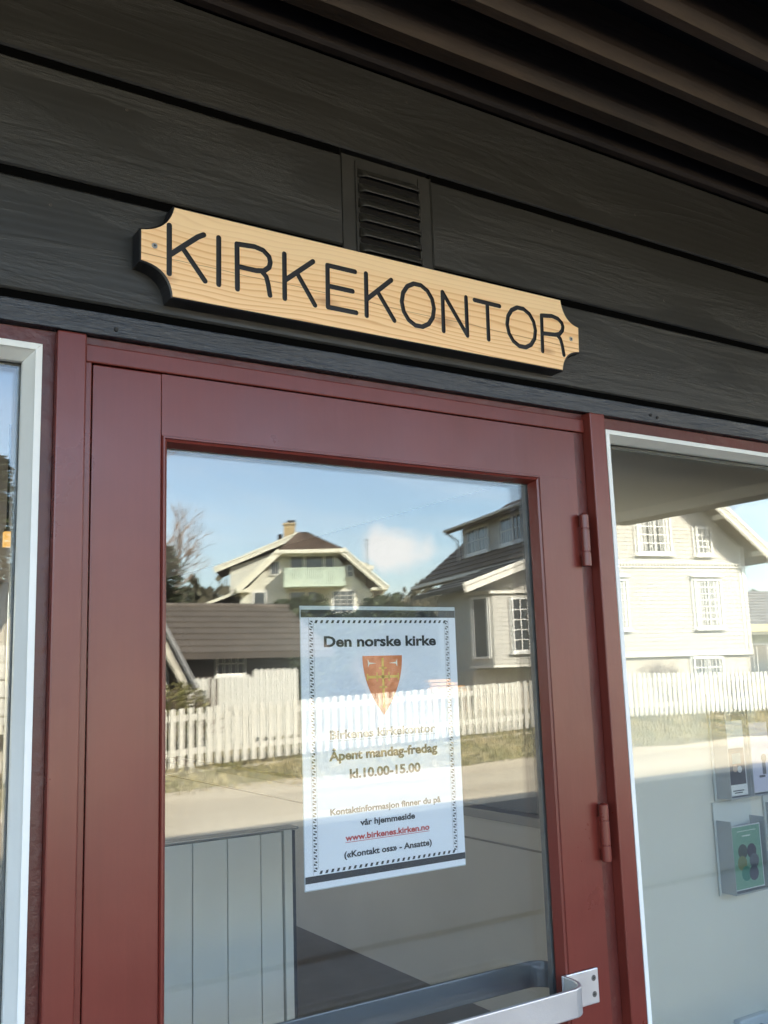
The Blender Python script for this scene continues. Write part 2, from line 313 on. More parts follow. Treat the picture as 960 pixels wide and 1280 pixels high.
GRD = mat('dry_lawn_soil', (0.16, 0.14, 0.075), 0.9, col2=(0.24, 0.20, 0.11), vscale=0.9, bump=0.4, bscale=9)
tag(g.build('ground', GRD), kind='structure')
GRAV = mat('pale_gravel', (0.40, 0.335, 0.235), 0.95, col2=(0.50, 0.43, 0.31), vscale=0.55, vstretch=(0.25, 1.6, 1), bump=0.6, bscale=60, ramp=(0.4, 0.6))
ra = MB(); nx = 160
edge_n = [-8.30 for i in range(nx + 1)]
rxs = [-60 + i * 1.0 for i in range(nx + 1)]
edge_f = [-11.75 - 0.22 * math.sin(x * 0.31) - 0.35 * random.random() for x in rxs]
ra.add([(x, edge_n[i], -0.094) for i, x in enumerate(rxs)] + [(x, -11.3, -0.094) for x in rxs] + [(x, edge_f[i], hgt(x, edge_f[i]) + 0.012) for i, x in enumerate(rxs)],
       [(i, i + 1, nx + 1 + i + 1, nx + 1 + i) for i in range(nx)] + [(nx + 1 + i, nx + 2 + i, 2 * nx + 3 + i, 2 * nx + 2 + i) for i in range(nx)])
tag(ra.build('road', GRAV), kind='structure')
SHADE_GND = mat('shade_dark_ground', (0.058, 0.058, 0.060), 0.9, var=0.2, vscale=1.5, bump=0.5, bscale=80)  # dark ground colour that deepens the building's shade
tag(box('shade_ground', -60, 100, -8.42, -4.02, -0.3, -0.096, SHADE_GND), kind='structure')  # strip added with its edge at the shadow line, shade put into its colour
tag(box('kerb', -60, 100, -4.02, -3.80, -0.3, -0.06, mat('dark_kerb_stone', (0.035, 0.034, 0.034), 0.85, var=0.3, vscale=3, bump=0.3)), kind='structure')
tag(box('pavement', -60, 100, -3.80, 0.0, -0.3, -0.09, mat('shade_dark_paving', (0.085, 0.082, 0.078), 0.9, var=0.15, vscale=1.5, bump=0.5, bscale=80)), kind='structure')  # paving tone lowered to paint in deeper shade before the building

# ------------------------------------------------------------------ the office building
B = thing('office_building', 'dark brown boarded office building with red framed glass door and windows', 'building', (0.85, 0, 0))
GAPS = [2.090, 2.276, 2.461, 2.647]
G2 = 0.0075
# boards, each one its own piece
for k in range(4):
    z0 = GAPS[k] + G2; z1 = (GAPS[k + 1] - G2) if k < 3 else 2.95
    if k == 3: break
    for (xa, xb) in ((-6.0, 12.0),) if k != 1 else ((-6.0, 0.802), (0.998, 12.0)):
        xa_, xb_ = xa, xb
        mb = MB(); c = 0.003
        mb.prism([(0.0 + c, z0 - 0.0), (0.0, z0 + c), (0.0, z1 - c), (0.0 + c, z1), (0.022, z1), (0.022, z0)], 'x', xa_, xb_)
        mb.build('cladding_board', CLAD, B, bevel=0.0)
GAP_SHADE = mat('shadow_gap_black', (0.003, 0.003, 0.003), 0.9, spec=0.0)  # black strips paint in the shade of the open board gaps
for gz in GAPS[:3]:
    for (xa, xb) in ((-6, 12),) if gz not in (2.276, 2.461) else ((-6.0, 0.8025), (0.9975, 12.0)): box('shadow_gap_strip', xa, xb, 0.0045, 0.021, gz - G2 + 0.0004, gz + G2 - 0.0004, GAP_SHADE, B)
box('cladding_backing', -6, 12, 0.022, 0.06, 2.05, 2.66, DECK, B)
box('cladding_board', -6, 12, 0.004, 0.024, 2.655, 2.95, CLAD, B)
# drip board under the cladding (tilted face)
mb = MB(); mb.prism([(-0.0085, 2.047), (-0.0125, 2.079), (0.004, 2.0825), (0.05, 2.0825), (0.05, 2.047)], 'x', -6, 12); mb.build('header_trim', BEAM, B, bevel=0.0015)
# red head rail behind and below it
box('head_rail', -6, 12, 0.006, 0.07, 2.0165, 2.0455, RED_SHADE, B)
# door frame
box('door_frame_head', 0.364, 1.350, -0.001, 0.07, 2.006, 2.033, RED, B, bevel=0.002)
box('door_frame_jamb', 0.364, 0.3735, -0.001, 0.07, 0.02, 2.006, RED, B, bevel=0.0015)
box('door_frame_jamb', 1.3225, 1.350, 0.004, 0.07, 0.02, 2.006, RED_SHADE, B, bevel=0.0015)
box('door_frame_stop', 0.364, 1.350, 0.05, 0.09, 0.0, 2.03, DECK, B) if False else None
# mullion posts standing proud
box('post', 0.322, 0.3635, -0.010, 0.06, -0.02, 2.0445, RED, B, bevel=0.0025)
box('post', 1.3505, 1.3915, -0.018, 0.06, -0.02, 2.0445, RED, B, bevel=0.0025)
box('window_surround', 0.300, 0.3215, 0.006, 0.06, -0.02, 2.0165, RED_SHADE, B)
box('window_surround', 1.3920, 1.3985, 0.004, 0.06, -0.02, 2.0165, RED_SHADE, B)
box('threshold', 0.30, 1.42, -0.05, 0.12, -0.09, 0.012, mat('worn_threshold', (0.3, 0.29, 0.27), 0.5, metal=0.5), B)
# paint cracks on the posts' seams are relief in the material

# --- door
D = empty_part('door', B, (0.375, 0, 0.02))
bpy.context.view_layer.update()
yb = 0.05
wbox('lock_stile', 0.3755, 0.4785, 0.0, yb, 0.02, 2.0035, RED, B, D, 0.0015)
wbox('hinge_stile', 1.2252, 1.3205, 0.0005, yb, 0.02, 1.9084, RED, B, D)
wbox('top_rail', 0.4790, 1.3205, 0.0005, yb, 1.9085, 2.0035, RED, B, D)
wbox('bottom_rail', 0.4790, 1.2250, 0.0005, yb, 0.02, 0.30, RED, B, D, 0.001)
def bead(x0, x1, z0, z1, w, top, part, m, ya=-0.004, yb_=0.022):
    """moulded glazing bead round an opening: four mitred sides with a stepped profile"""
    prof = [(0.0, yb_), (0.0, ya + 0.004), (0.0015, ya), (0.004, ya), (0.005, ya + 0.003), (w * 0.62, ya + 0.005), (w, yb_ - 0.003), (w, yb_)]
    cs = [(x0, z0, 1, 1), (x1, z0, -1, 1), (x1, z1, -1, -1), (x0, z1, 1, -1)]
    for i in range(4):
        a, b = cs[i], cs[(i + 1) % 4]; mb = MB(); n = len(prof)
        vs = [(a[0] + a[2] * p[0], p[1], a[1] + a[3] * p[0]) for p in prof] + [(b[0] + b[2] * p[0], p[1], b[1] + b[3] * p[0]) for p in prof]
        mb.add(vs, [tuple(range(n)), tuple(range(n, 2 * n))] + [(j, (j + 1) % n, (j + 1) % n + n, j + n) for j in range(n)])
        o = mb.build('glazing_bead', m); world_child(o, top, part)
bead(0.4788, 1.2252, 0.3000, 1.9083, 0.0135, B, D, RED)
def double_pane(x0, x1, z0, z1, y0, top, part, rz=0.0, rx=0.0):
    # outer and inner sheet of insulated glass, 4 mm thick, the inner one a hair out of parallel
    o = MB().box(x0, x1, y0, y0 + 0.004, z0, z1).build('glass_pane', GLASS); world_child(o, top, part)
    cx, cz = (x0 + x1) / 2, (z0 + z1) / 2
    M = Matrix.Translation((cx, y0 + 0.016, cz)) @ Matrix.Rotation(R(rz), 4, 'Z') @ Matrix.Rotation(R(rx), 4, 'X')
    w, h = (x1 - x0) / 2 - 0.012, (z1 - z0) / 2 - 0.012
    o = MB(M).box(-w, w, 0, 0.004, -h, h).build('glass_pane', GLASS); world_child(o, top, part)
    mb = MB()
    for (a, b, c, d) in ((x0, x1, z0, z0 + 0.012), (x0, x1, z1 - 0.012, z1), (x0, x0 + 0.012, z0 + 0.012, z1 - 0.012), (x1 - 0.012, x1, z0 + 0.012, z1 - 0.012)):
        mb.box(a, b, y0 + 0.0045, y0 + 0.0150, c, d)
    o = mb.build('spacer_bar', SPACER); world_child(o, top, part)
    mb = MB()
    for (a, b, c, d) in ((x0 - .004, x1 + .004, z0 - 0.004, z0 + 0.003), (x0 - .004, x1 + .004, z1 - 0.003, z1 + 0.004), (x0 - .004, x0 + 0.003, z0 + 0.003, z1 - 0.003), (x1 - 0.003, x1 + .004, z0 + 0.003, z1 - 0.003)):
        mb.box(a, b, y0 - 0.0015, y0 - 0.0003, c, d)
    o = mb.build('gasket', RUBBER); world_child(o, top, part)
double_pane(0.4822, 1.2218, 0.3035, 1.9048, 0.0235, B, D, rz=0.045, rx=-0.02)
# inner face of the sash
mb = MB()
for (a, b, c, d) in ((0.3755, 0.4785, 0.02, 2.0035), (1.2255, 1.3205, 0.02, 2.0035)): pass
# hinges
def hinge(zc):
    mb = MB(); x = 1.3225; y = -0.011; r = 0.0092; h = 0.100
    for a, b in ((-h / 2, -h / 2 + .027), (-h / 2 + .0282, h / 2 - .0282), (h / 2 - .027, h / 2)): mb.tube((x, y, zc + a), (x, y, zc + b), r, k=20)
    mb.tube((x, y, zc - h / 2 + .001), (x, y, zc + h / 2 - .001), r * 0.86, k=20)
    mb.box(x - 0.007, x - 0.002, -0.006, 0.004, zc - 0.03, zc + 0.028)
    mb.tube((x, y, zc + h / 2), (x, y, zc + h / 2 + 0.003), r * .9, r * .4, k=20)
    o = mb.build('hinge', RED, bevel=0.0008); world_child(o, B, D)
hinge(1.787); hinge(1.244)
# pull bar
mb = MB(); prof = []
zt, zb = 1.0165, 0.9705
def bar_path():
    pts = []
    for i in range(9):
        a = R(90) * i / 8; pts.append((1.257 - 0.03 + 0.03 * math.cos(R(90) - a) * 1.0, -0.028 - 0.034 * (1 - math.cos(a)) if False else 0))
    return pts
path = [(1.262, -0.004)]
cx_, cy_, rad = 1.170, -0.030, 0.036
path = [(1.2085, -0.0045), (1.2065, -0.030)] + [(cx_ + rad * math.cos(R(a)), cy_ - rad * math.sin(R(a))) for a in range(8, 91, 12)] + [(1.10, cy_ - rad), (0.52, cy_ - rad)]
path += [(0.476 - rad * math.sin(R(a)) + 0.0, cy_ - rad * math.cos(R(a))) for a in range(0, 91, 12)] + [(0.4385, -0.0045)]
th = 0.006; outl = []
for i, (x, y) in enumerate(path):
    p0 = Vector(path[max(i - 1, 0)]); p1 = Vector(path[min(i + 1, len(path) - 1)]); t = (p1 - p0).normalized(); outl.append((Vector((x, y)), Vector((-t.y, t.x))))
n = len(outl); vs = []
for p, nn in outl:
    for s_, z in ((-1, zb), (-1, zt), (1, zt), (1, zb)): q = p + nn * (s_ * th / 2); vs.append((q.x, q.y, z))
fs = [(4 * i + j, 4 * i + (j + 1) % 4, 4 * i + 4 + (j + 1) % 4, 4 * i + 4 + j) for i in range(n - 1) for j in range(4)] + [(0, 1, 2, 3), (4 * n - 4, 4 * n - 3, 4 * n - 2, 4 * n - 1)]
mb.add(vs, fs); o = mb.build('pull_bar', ALU, bevel=0.0022, seg=3); world_child(o, B, D)
vs2 = [(x + 0.053, 0.0495 - y, z - 0.006) for x, y, z in vs]
o = MB().add(vs2, fs).build('inner_pull_bar', mat('grey_steel', (0.30, 0.31, 0.34), 0.35, metal=0.7), bevel=0.0022, seg=3); world_child(o, B, D)
for xa, xb in ((1.2045, 1.2885), (0.4, 0.443)):
    wbox('mounting_plate', xa, xb, -0.0052, -0.0004, 0.957, 1.016, ALU, B, D, 0.0018)
for xs_ in (1.2765, 0.417):
    for zz in (0.9735, 1.0005):
        mb = MB(); mb.tube((xs_, -0.0058, zz), (xs_, -0.0030, zz), 0.0052, 0.0052, k=16); o = mb.build('screw', mat('dark_screw', (0.22, 0.22, 0.22), 0.35, metal=0.9)); world_child(o, B, D)
        mb = MB(); mb.box(xs_ - 0.003, xs_ + 0.003, -0.0062, -0.0056, zz - 0.0006, zz + 0.0006); mb.box(xs_ - 0.0006, xs_ + 0.0006, -0.0063, -0.0055, zz - 0.003, zz + 0.003)
        o = mb.build('screw_slot', SCREWHOLE); world_child(o, B, D)

# --- windows with white frames
def office_window(x0, x1, z0, z1, rz, rx, jamb_l, jamb_r, top_w):
    w = empty_part('window', B, (x0, 0, z0)); bpy.context.view_layer.update()
    prof = [(0.0, 0.024), (0.0, -0.012), (0.0095, -0.013), (0.0105, -0.009), (1, 0.014), (1, 0.024)]
    cs = [(x0, z0, 1, 1, jamb_l, 0.03), (x1, z0, -1, 1, jamb_r, 0.03), (x1, z1, -1, -1, jamb_r, top_w), (x0, z1, 1, -1, jamb_l, top_w)]
    for i in range(4):
        a, b = cs[i], cs[(i + 1) % 4]; n_ = len(prof)
        f_ = lambda c: [(c[0] + c[2] * (c[4] if p[0] == 1 else p[0]), p[1], c[1] + c[3] * (c[5] if p[0] == 1 else p[0])) for p in prof]
        mb_ = MB(); mb_.add(f_(a) + f_(b), [tuple(range(n_)), tuple(range(n_, 2 * n_))] + [(j, (j + 1) % n_, (j + 1) % n_ + n_, j + n_) for j in range(n_)])
        o = mb_.build('frame', WHITE, bevel=0.0008); world_child(o, B, w)
    double_pane(x0 + jamb_l - 0.009, x1 - jamb_r + 0.009, z0 + 0.021, z1 - top_w + 0.009, 0.0265, B, w, rz, rx)
office_window(-1.25, 0.3015, 0.55, 2.0185, 0.03, 0.01, 0.021, 0.021, 0.021)
office_window(1.3980, 3.10, 0.55, 2.0165, 0.075, 0.02, 0.012, 0.021, 0.019)
for xa, xb in ((-6, -1.27), (3.12, 12)):
    for k in range(11):
        z1 = 2.0165 - k * 0.184; box('cladding_board', xa, xb, 0.003, 0.023, max(z1 - 0.170, -0.08), z1, CLAD, B)
box('sill_wall', -1.27, 0.30, 0.004, 0.05, -0.08, 0.54, CLAD, B); box('sill_wall', 1.40, 3.12, 0.004, 0.05, -0.08, 0.54, CLAD, B)
box('sill_wall', -6, -1.27, 0.03, 0.1, -0.08, 2.04, DECK, B); box('sill_wall', 3.12, 12, 0.03, 0.1, -0.08, 2.04, DECK, B)

# --- ventilation grille with pressed louvres
mb = MB(); x0, x1, zA, zB = 0.8035, 0.9965, 2.270, 2.4575
mb.box(x0, x1, 0.001, 0.004, zA, zB)
mb.box(x0, x0 + 0.0015, -0.001, 0.001, zA, zB); mb.box(x1 - 0.0015, x1, -0.001, 0.001, zA, zB)
mb.box(x0 + 0.0275, x0 + 0.030, -0.0022, 0.001, zA, zB - 0.008)
mb.box(x1 - 0.0275, x1 - 0.030, -0.0022, 0.001, zA, zB - 0.008)
gr = mb.build('vent_grille', VENT, B, bevel=0.0008)
lou = None
for k in range(6):
    zt_ = 2.4360 - k * 0.0282
    if k == 0:
        mb = MB(); xa, xb = x0 + 0.034, x1 - 0.026; N_ = 14; rows = 6
        vs = []
        for i in range(N_ + 1):
            u = i / N_; e = min(1.0, min(u, 1 - u) / 0.10); e = math.sqrt(max(0, 1 - (1 - e) ** 2))
            for j in range(rows + 1):
                v = j / rows; dep = 0.0105 * e * math.sin(v * math.pi / 2) ** 0.9
                vs.append((xa + (xb - xa) * u, 0.0005 - dep, zt_ - 0.0175 * v))
        fs = [(i * (rows + 1) + j, i * (rows + 1) + j + 1, (i + 1) * (rows + 1) + j + 1, (i + 1) * (rows + 1) + j) for i in range(N_) for j in range(rows)]
        mb.add(vs, fs)
        mb2 = MB(); mb2.prism([(xa + 0.004, zt_ - 0.0262), (xb - 0.004, zt_ - 0.0262), (xb - 0.001, zt_ - 0.0225), (xb - 0.004, zt_ - 0.0178), (xa + 0.004, zt_ - 0.0178), (xa + 0.001, zt_ - 0.0225)], 'y', 0.0002, 0.0008)
        lou = mb.build('louvre', VENT, smooth=True); world_child(lou, B, gr)
        sd = lou.modifiers.new('thick', 'SOLIDIFY'); sd.thickness = 0.0008
        slo = mb2.build('louvre_opening', DECK); world_child(slo, B, gr)
        first = (lou, slo)
    else:
        for q in first:
            c = q.copy(); C.objects.link(c); c.parent = gr; c.location = (0, 0, -k * 0.0282)

for (nx_, nz_) in ((0.31, 2.235), (1.52, 2.228), (1.52, 2.150), (0.42, 2.420), (1.30, 2.425), (1.62, 2.335), (0.95, 2.60), (1.55, 2.52)):
    MB().tube((nx_, -0.0006, nz_), (nx_, 0.001, nz_), 0.0024, 0.0028, k=10).build('nail_head', mat('rusty_nail', (0.05, 0.042, 0.036), 0.6), B)
for (nx_, nz_) in ((0.405, 2.058), (1.535, 2.062), (1.555, 2.059)):
    MB().tube((nx_, -0.0125, nz_), (nx_, -0.009, nz_), 0.0030, 0.0036, k=9).build('knot', mat('dark_knot', (0.012, 0.011, 0.011), 0.7), B)
# --- soffit
OV = 1.95
box('soffit_deck', -6, 12, -OV, 0.0, 2.735, 2.76, DECK, B)
bt = None
for k in range(14):
    y1 = -0.066 - 0.1425 * k; w_ = 0.043 if k == 0 else 0.030; drop = 0.0 if k == 0 else -0.004
    mbx = MB(); mbx.prism([(y1, 2.735), (y1, 2.652 + 0.006), (y1 - 0.004, 2.652), (y1 - w_ + 0.006, 2.652), (y1 - w_ - 0.006, 2.672), (y1 - w_ - 0.016, 2.735)], 'x', -6, 12)
    mbx.build('soffit_slat', SOFFIT, B)
mb = MB(); mb.prism([(0.0045, 2.6465), (-0.010, 2.6485), (-0.016, 2.654), (-0.018, 2.735), (0.0045, 2.735)], 'x', -6, 12); mb.build('cornice_strip', mat('dark_cornice', (0.020, 0.013, 0.010), 0.6, var=0.3), B)
box('canopy_fascia', -6.2, 12, -OV - 0.03, -OV, 2.665, 2.86, CLAD, B)
mb = MB(); mb.prism([(-OV - 0.15, 2.84), (0.1, 3.35), (0.1, 3.25), (-OV - 0.1, 2.76)], 'x', -6.3, 12.2); mb.build('canopy_roof', mat('black_roofing', (0.03, 0.03, 0.032), 0.8), B)
BEIGE = mat('taupe_panel', (0.40, 0.29, 0.18), 0.6, var=0.08, vscale=2)
box('canopy_side_beam', 3.52, 3.62, -OV, 0.0, 2.285, 2.735, BEIGE, B)
box('canopy_beam_trim', 3.508, 3.632, -OV - 0.006, 0.0, 2.235, 2.284, mat('pale_trim', (0.70, 0.54, 0.37), 0.6), B)
# upper storey and roof (casts the building's shadow over the road)
mb = MB(); mb.box(-9, 30, 0.3, 7.7, 2.96, 5.9); mb.build('upper_wall', CLAD, B)
mb = MB(); mb.prism([(-0.45, 5.72), (3.0, 8.46), (8.2, 5.3), (8.2, 5.15), (3.0, 8.28), (-0.45, 5.56)], 'x', -9.4, 30.4); mb.build('roof', mat('roof_tiles', (0.06, 0.055, 0.05), 0.8, bump=0.4, bscale=8), B)
for xx in (-9, 29.8): MB().prism([(0.3, 5.85), (7.6, 5.4), (3.0, 8.25)], 'x', xx, xx + 0.2).build('gable_wall', CLAD, B)
box('lower_wall', 12, 30, 0.02, 7.7, -0.1, 2.96, CLAD, B); box('lower_wall', -9, -6, 0.02, 7.7, -0.1, 2.96, CLAD, B)

# --- interior of the building
IW = mat('interior_pale_wall', (0.70, 0.66, 0.585), 0.7, var=0.03, vscale=2)
IB = mat('interior_beige_wall', (0.78, 0.70, 0.60), 0.75, var=0.04, vscale=2)
ID = mat('interior_dark_blue', (0.03, 0.034, 0.046), 0.4)
FL = mat('grey_vinyl_floor', (0.19, 0.165, 0.16), 0.45, var=0.1, vscale=5)
box('interior_floor', -6, 6, 0.10, 7.6, -0.05, 0.0, FL, B)
box('interior_ceiling', -6, 6, 0.10, 7.6, 2.42, 2.5, mat('ceiling_board', (0.75, 0.73, 0.70), 0.8), B)
for (xa, xb, za, zb_) in ((-6, -4, 0, 2.42), (1.1, 6, 0, 2.42), (-4, 1.1, 0, 0.4), (-4, 1.1, 2.35, 2.42)): box('rear_wall', xa, xb, 7.5, 7.6, za, zb_, mat('interior_brown_wall', (0.6, 0.55, 0.48), 0.8), B)  # rear opening added out of view to let sun brighten the room
box('fill_window_glass', -4, 1.1, 7.62, 7.626, 0.4, 2.35, GLASS, B)  # pane of the added rear window
box('interior_wall', 2.90, 3.00, 0.10, 7.5, 0, 0.855, IB, B)
box('wall_cap', 2.87, 3.02, 0.10, 7.5, 0.857, 0.898, mat('grey_brown_cap', (0.30, 0.26, 0.22), 0.5), B)
box('wall_rail', 2.893, 2.899, 0.10, 7.5, 0.748, 0.756, mat('rail_brown', (0.32, 0.27, 0.22), 0.6), B)  # thin brown line along the beige wall
box('interior_wall', 2.94, 3.00, 0.68, 7.5, 0.90, 2.42, ID, B)
box('display_wall', 1.86, 3.30, 0.62, 0.68, 0.0, 2.42, IW, B)
box('interior_wall', -6.1, -6.0, 0.1, 7.6, 0, 2.42, IB, B); box('interior_wall', 6.0, 6.1, 0.1, 7.6, 0, 2.42, IB, B)
for (xa, xb, za, zb_) in ((-6.1, -4, -.1, 2.96), (1.1, 12, -.1, 2.96), (-4, 1.1, -.1, 0.4), (-4, 1.1, 2.35, 2.96)): box('outer_rear_wall', xa, xb, 7.601, 7.7, za, zb_, CLAD, B)  # same added opening continued through the outer wall
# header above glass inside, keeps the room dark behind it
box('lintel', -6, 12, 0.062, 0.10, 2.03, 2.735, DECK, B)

# reception counter with boarded front
ct = thing('reception_counter', 'pale grey counter with upright board front, seen low through the door glass', 'counter', (0.2, 0.5, 0))
PG = mat('pale_grey_panel', (0.68, 0.655, 0.60), 0.55, var=0.03, vscale=3)
xb = 0.9175
bw = 0.0758
k = 0
x = 0.9160
box('panel', 0.9195, 0.9375, 0.4965, 0.5145, 0.0, 1.2345, PG, ct, bevel=0.0012)
edges = [0.9165, 0.868 + 0.0, 0.796, 0.723]
while edges[-1] > -1.9: edges.append(edges[-1] - 0.0735)
for a, b in zip(edges, edges[1:]):
    box('panel', b + 0.0009, a - 0.0009, 0.500, 0.515, 0.0, 1.232, PG, ct, bevel=0.0012)
box('counter_body', -1.95, 0.936, 0.516, 0.532, 0.0, 1.225, mat('counter_dark_core', (0.03, 0.03, 0.034), 0.6), ct)
box('end_trim', 0.9380, 0.9460, 0.500, 0.533, 0.0, 1.232, mat('counter_edge', (0.03, 0.032, 0.042), 0.5), ct)
box('counter_top', -1.95, 0.9520, 0.495, 0.535, 1.2350, 1.2390, mat('counter_top_edge', (0.26, 0.25, 0.235), 0.5), ct)

# ------------------------------------------------------------------ text helper
def text_mesh(body, x0, x1, z0, cap, y, name, m, parent, bold=0.03, italic=0.0):
    cu = bpy.data.curves.new(name, 'FONT'); cu.body = body; cu.size = 1.0; cu.offset = bold; cu.shear = italic; cu.resolution_u = 3
    o = bpy.data.objects.new(name, cu); C.objects.link(o); bpy.context.view_layer.update()
    dg = bpy.context.evaluated_depsgraph_get(); me = bpy.data.meshes.new_from_object(o.evaluated_get(dg)); bpy.data.objects.remove(o)
    xsx = [v.co.x for v in me.vertices]; mnx, mxx = min(xsx), max(xsx)
    sx = (x1 - x0) / (mxx - mnx); sz = cap / 0.729
    for v in me.vertices: v.co = (x0 + (v.co.x - mnx) * sx, y, z0 + v.co.y * sz)
    me.materials.clear(); me.materials.append(m)
    ob = bpy.data.objects.new(name, me); C.objects.link(ob)
    if parent: ob.parent = parent; ob.matrix_parent_inverse = parent.matrix_basis.inverted()
    return ob

# ------------------------------------------------------------------ notice on the inner side of the glass
PY = 0.046
po = thing('door_notice', 'white laminated notice with opening hours and a shield, hanging behind the door glass', 'poster', (0.886, PY, 1.215))
PAPER = mat('white_paper', (0.88, 0.89, 0.98), 0.6, var=0.02, vscale=5)
LAM = mat('clear_laminate', (0.52, 0.57, 0.62), 0.25)
TXT = mat('print_black', (0.018, 0.018, 0.022), 0.5); TXR = mat('print_red', (0.55, 0.04, 0.03), 0.5); GOLD = mat('print_gold', (0.75, 0.5, 0.06), 0.5); SHR = mat('print_orange_red', (0.72, 0.20, 0.06), 0.5)
box('laminate', 0.7292, 1.0435, PY + 0.0004, PY + 0.0009, 1.2150, 1.6600, LAM, po)
box('paper', 0.7305, 1.0425, PY, PY + 0.0003, 1.2165, 1.6537, PAPER, po)
box('black_band', 0.7305, 1.0425, PY - 0.0003, PY - 0.0001, 1.6410, 1.6537, TXT, po)
box('black_band', 0.7305, 1.0425, PY - 0.0003, PY - 0.0001, 1.2262, 1.2368, TXT, po)
def tri_border():
    mb = MB(); y = PY - 0.0003; s = 0.0078
    def cell(xa, za, w, h, vert):
        mb.add([(xa, y, za), (xa + w, y, za), (xa, y, za + h * 0.62)], [(0, 1, 2)]); mb.add([(xa + w, y, za + h * 0.38), (xa + w, y, za + h), (xa, y, za + h)], [(0, 1, 2)])
    z = 1.2430
    while z < 1.632:
        cell(0.7460, z, 0.0062, 0.0062, 1); cell(1.0200, z, 0.0062, 0.0062, 1); z += 0.0092
    x = 0.7555
    while x < 1.016:
        for zz in (1.6315, 1.2385):
            mb.add([(x, y, zz), (x + 0.0046, y, zz), (x + 0.0068, y, zz + 0.0050), (x + 0.0022, y, zz + 0.0050)], [(0, 1, 2, 3)])
        x += 0.0104
    for (a, b, c, d) in ((0.7445, 0.7449, 1.238, 1.640), (0.7537, 0.7541, 1.247, 1.632), (1.0180, 1.0184, 1.247, 1.632), (1.0272, 1.0276, 1.238, 1.640)): mb.add([(a, y, c), (b, y, c), (b, y, d), (a, y, d)], [(0, 1, 2, 3)])
    mb.build('border', TXT, po)
tri_border()
ty = PY - 0.0006
text_mesh('Den norske kirke', 0.7725, 0.9985, 1.5930, 0.0175, ty, 'text_line', TXT, po, 0.034)
text_mesh('Birkenes kirkekontor', 0.7797, 0.9897, 1.4440, 0.0140, ty, 'text_line', TXT, po, 0.034)
text_mesh('Åpent mandag-fredag', 0.7775, 0.9923, 1.4100, 0.0150, ty, 'text_line', TXT, po, 0.034)
text_mesh('kl.10.00-15.00', 0.8153, 0.9555, 1.3798, 0.0150, ty, 'text_line', TXT, po, 0.034)
text_mesh('Kontaktinformasjon finner du på', 0.7772, 0.9949, 1.3255, 0.0098, ty, 'text_line', TXT, po, 0.034)
text_mesh('vår hjemmeside', 0.8325, 0.9405, 1.3040, 0.0098, ty, 'text_line', TXT, po, 0.034)
text_mesh('www.birkenes.kirken.no', 0.8041, 0.9692, 1.2828, 0.0098, ty, 'text_line', TXR, po, 0.03)
text_mesh('(«Kontakt oss» - Ansatte)', 0.8011, 0.9729, 1.2572, 0.0098, ty, 'text_line', TXT, po, 0.034)
box('underline', 0.8041, 0.9692, PY - 0.0007, PY - 0.0005, 1.2800, 1.2808, TXR, po)
box('underline', 0.7797, 0.9897, PY - 0.0007, PY - 0.0005, 1.4402, 1.4410, mat('print_grey', (0.3, 0.3, 0.3), 0.5), po)
# shield: bulging sides to a point
def shield():
    cx, zt, zb, hw = 0.8855, 1.5765, 1.4776, 0.0398
    pts = [(cx - hw, zt), (cx + hw, zt)]
    for i in range(1, 13):
        t = i / 12; pts.append((cx + hw * (1 - t ** 2.1), zt - (zt - zb) * t))
    for i in range(11, 0, -1):
        t = i / 12; pts.append((cx - hw * (1 - t ** 2.1), zt - (zt - zb) * t))
    sh = MB().prism(pts, 'y', ty, ty + 0.0002).build('shield', SHR, po)
    y = ty - 0.0002
    gmb = MB()
    gmb.box(cx - 0.0022, cx + 0.0022, y, y + 0.0001, zb + 0.012, zt - 0.004)
    gmb.box(cx - 0.031, cx + 0.031, y, y + 0.0001, 1.5388, 1.5432)
    for a in (-1, 1):
        gmb.box(cx + a * 0.031 - 0.0014, cx + a * 0.031 + 0.0014, y, y + 0.0001, 1.5355, 1.5465)
        gmb.box(cx + a * 0.012 - 0.0012, cx + a * 0.012 + 0.0012, y, y + 0.0001, 1.5335, 1.5485)
    gmb.box(cx - 0.0075, cx + 0.0075, y, y + 0.0001, 1.5545, 1.5570); gmb.box(cx - 0.0075, cx + 0.0075, y, y + 0.0001, 1.5225, 1.5250)
    gmb.build('cross', GOLD, po)
    for a in (-1, 1):
        amb = MB(); bx = cx + a * 0.0235
        amb.add([(bx - a * 0.011, y, 1.5640), (bx + a * 0.003, y, 1.5655), (bx + a * 0.006, y, 1.5705), (bx + a * 0.006, y, 1.5575), (bx + a * 0.003, y, 1.5625)], [(0, 1, 2, 3, 4) if a > 0 else (4, 3, 2, 1, 0)])
        amb.build('axe_mark', mat('print_white', (0.85, 0.82, 0.7), 0.5), po)
shield()

# ------------------------------------------------------------------ name sign
SX, SZ = 0.4309, 2.1125
sg = thing('name_sign', 'light pine board with routed black KIRKEKONTOR lettering above the door', 'sign', (SX, -0.035, SZ))
def arc(c, r, a0, a1, n=9, rz=None): return [(c[0] + r * math.cos(R(a0 + (a1 - a0) * i / n)), c[1] + (rz or r) * math.sin(R(a0 + (a1 - a0) * i / n))) for i in range(n + 1)]
def notch(p, q, c, n=10, bulge=0.40):
    p, q, c = Vector(p), Vector(q), Vector(c); o = []
    for i in range(n + 1):
        t = i / n; m_ = (p + q) / 2; k_ = m_ + (c - m_) * bulge; o.append(tuple(p * (1 - t) ** 2 + k_ * (2 * t * (1 - t)) + q * t ** 2))
    return o
TL, LT, LB, BL, TR, RT, RB, BR = (0.4825, 2.2604), (0.4311, 2.2135), (0.4311, 2.1610), (0.480, 2.1125), (1.2767, 2.2598), (1.3206, 2.2110), (1.3180, 2.1560), (1.2711, 2.1125)
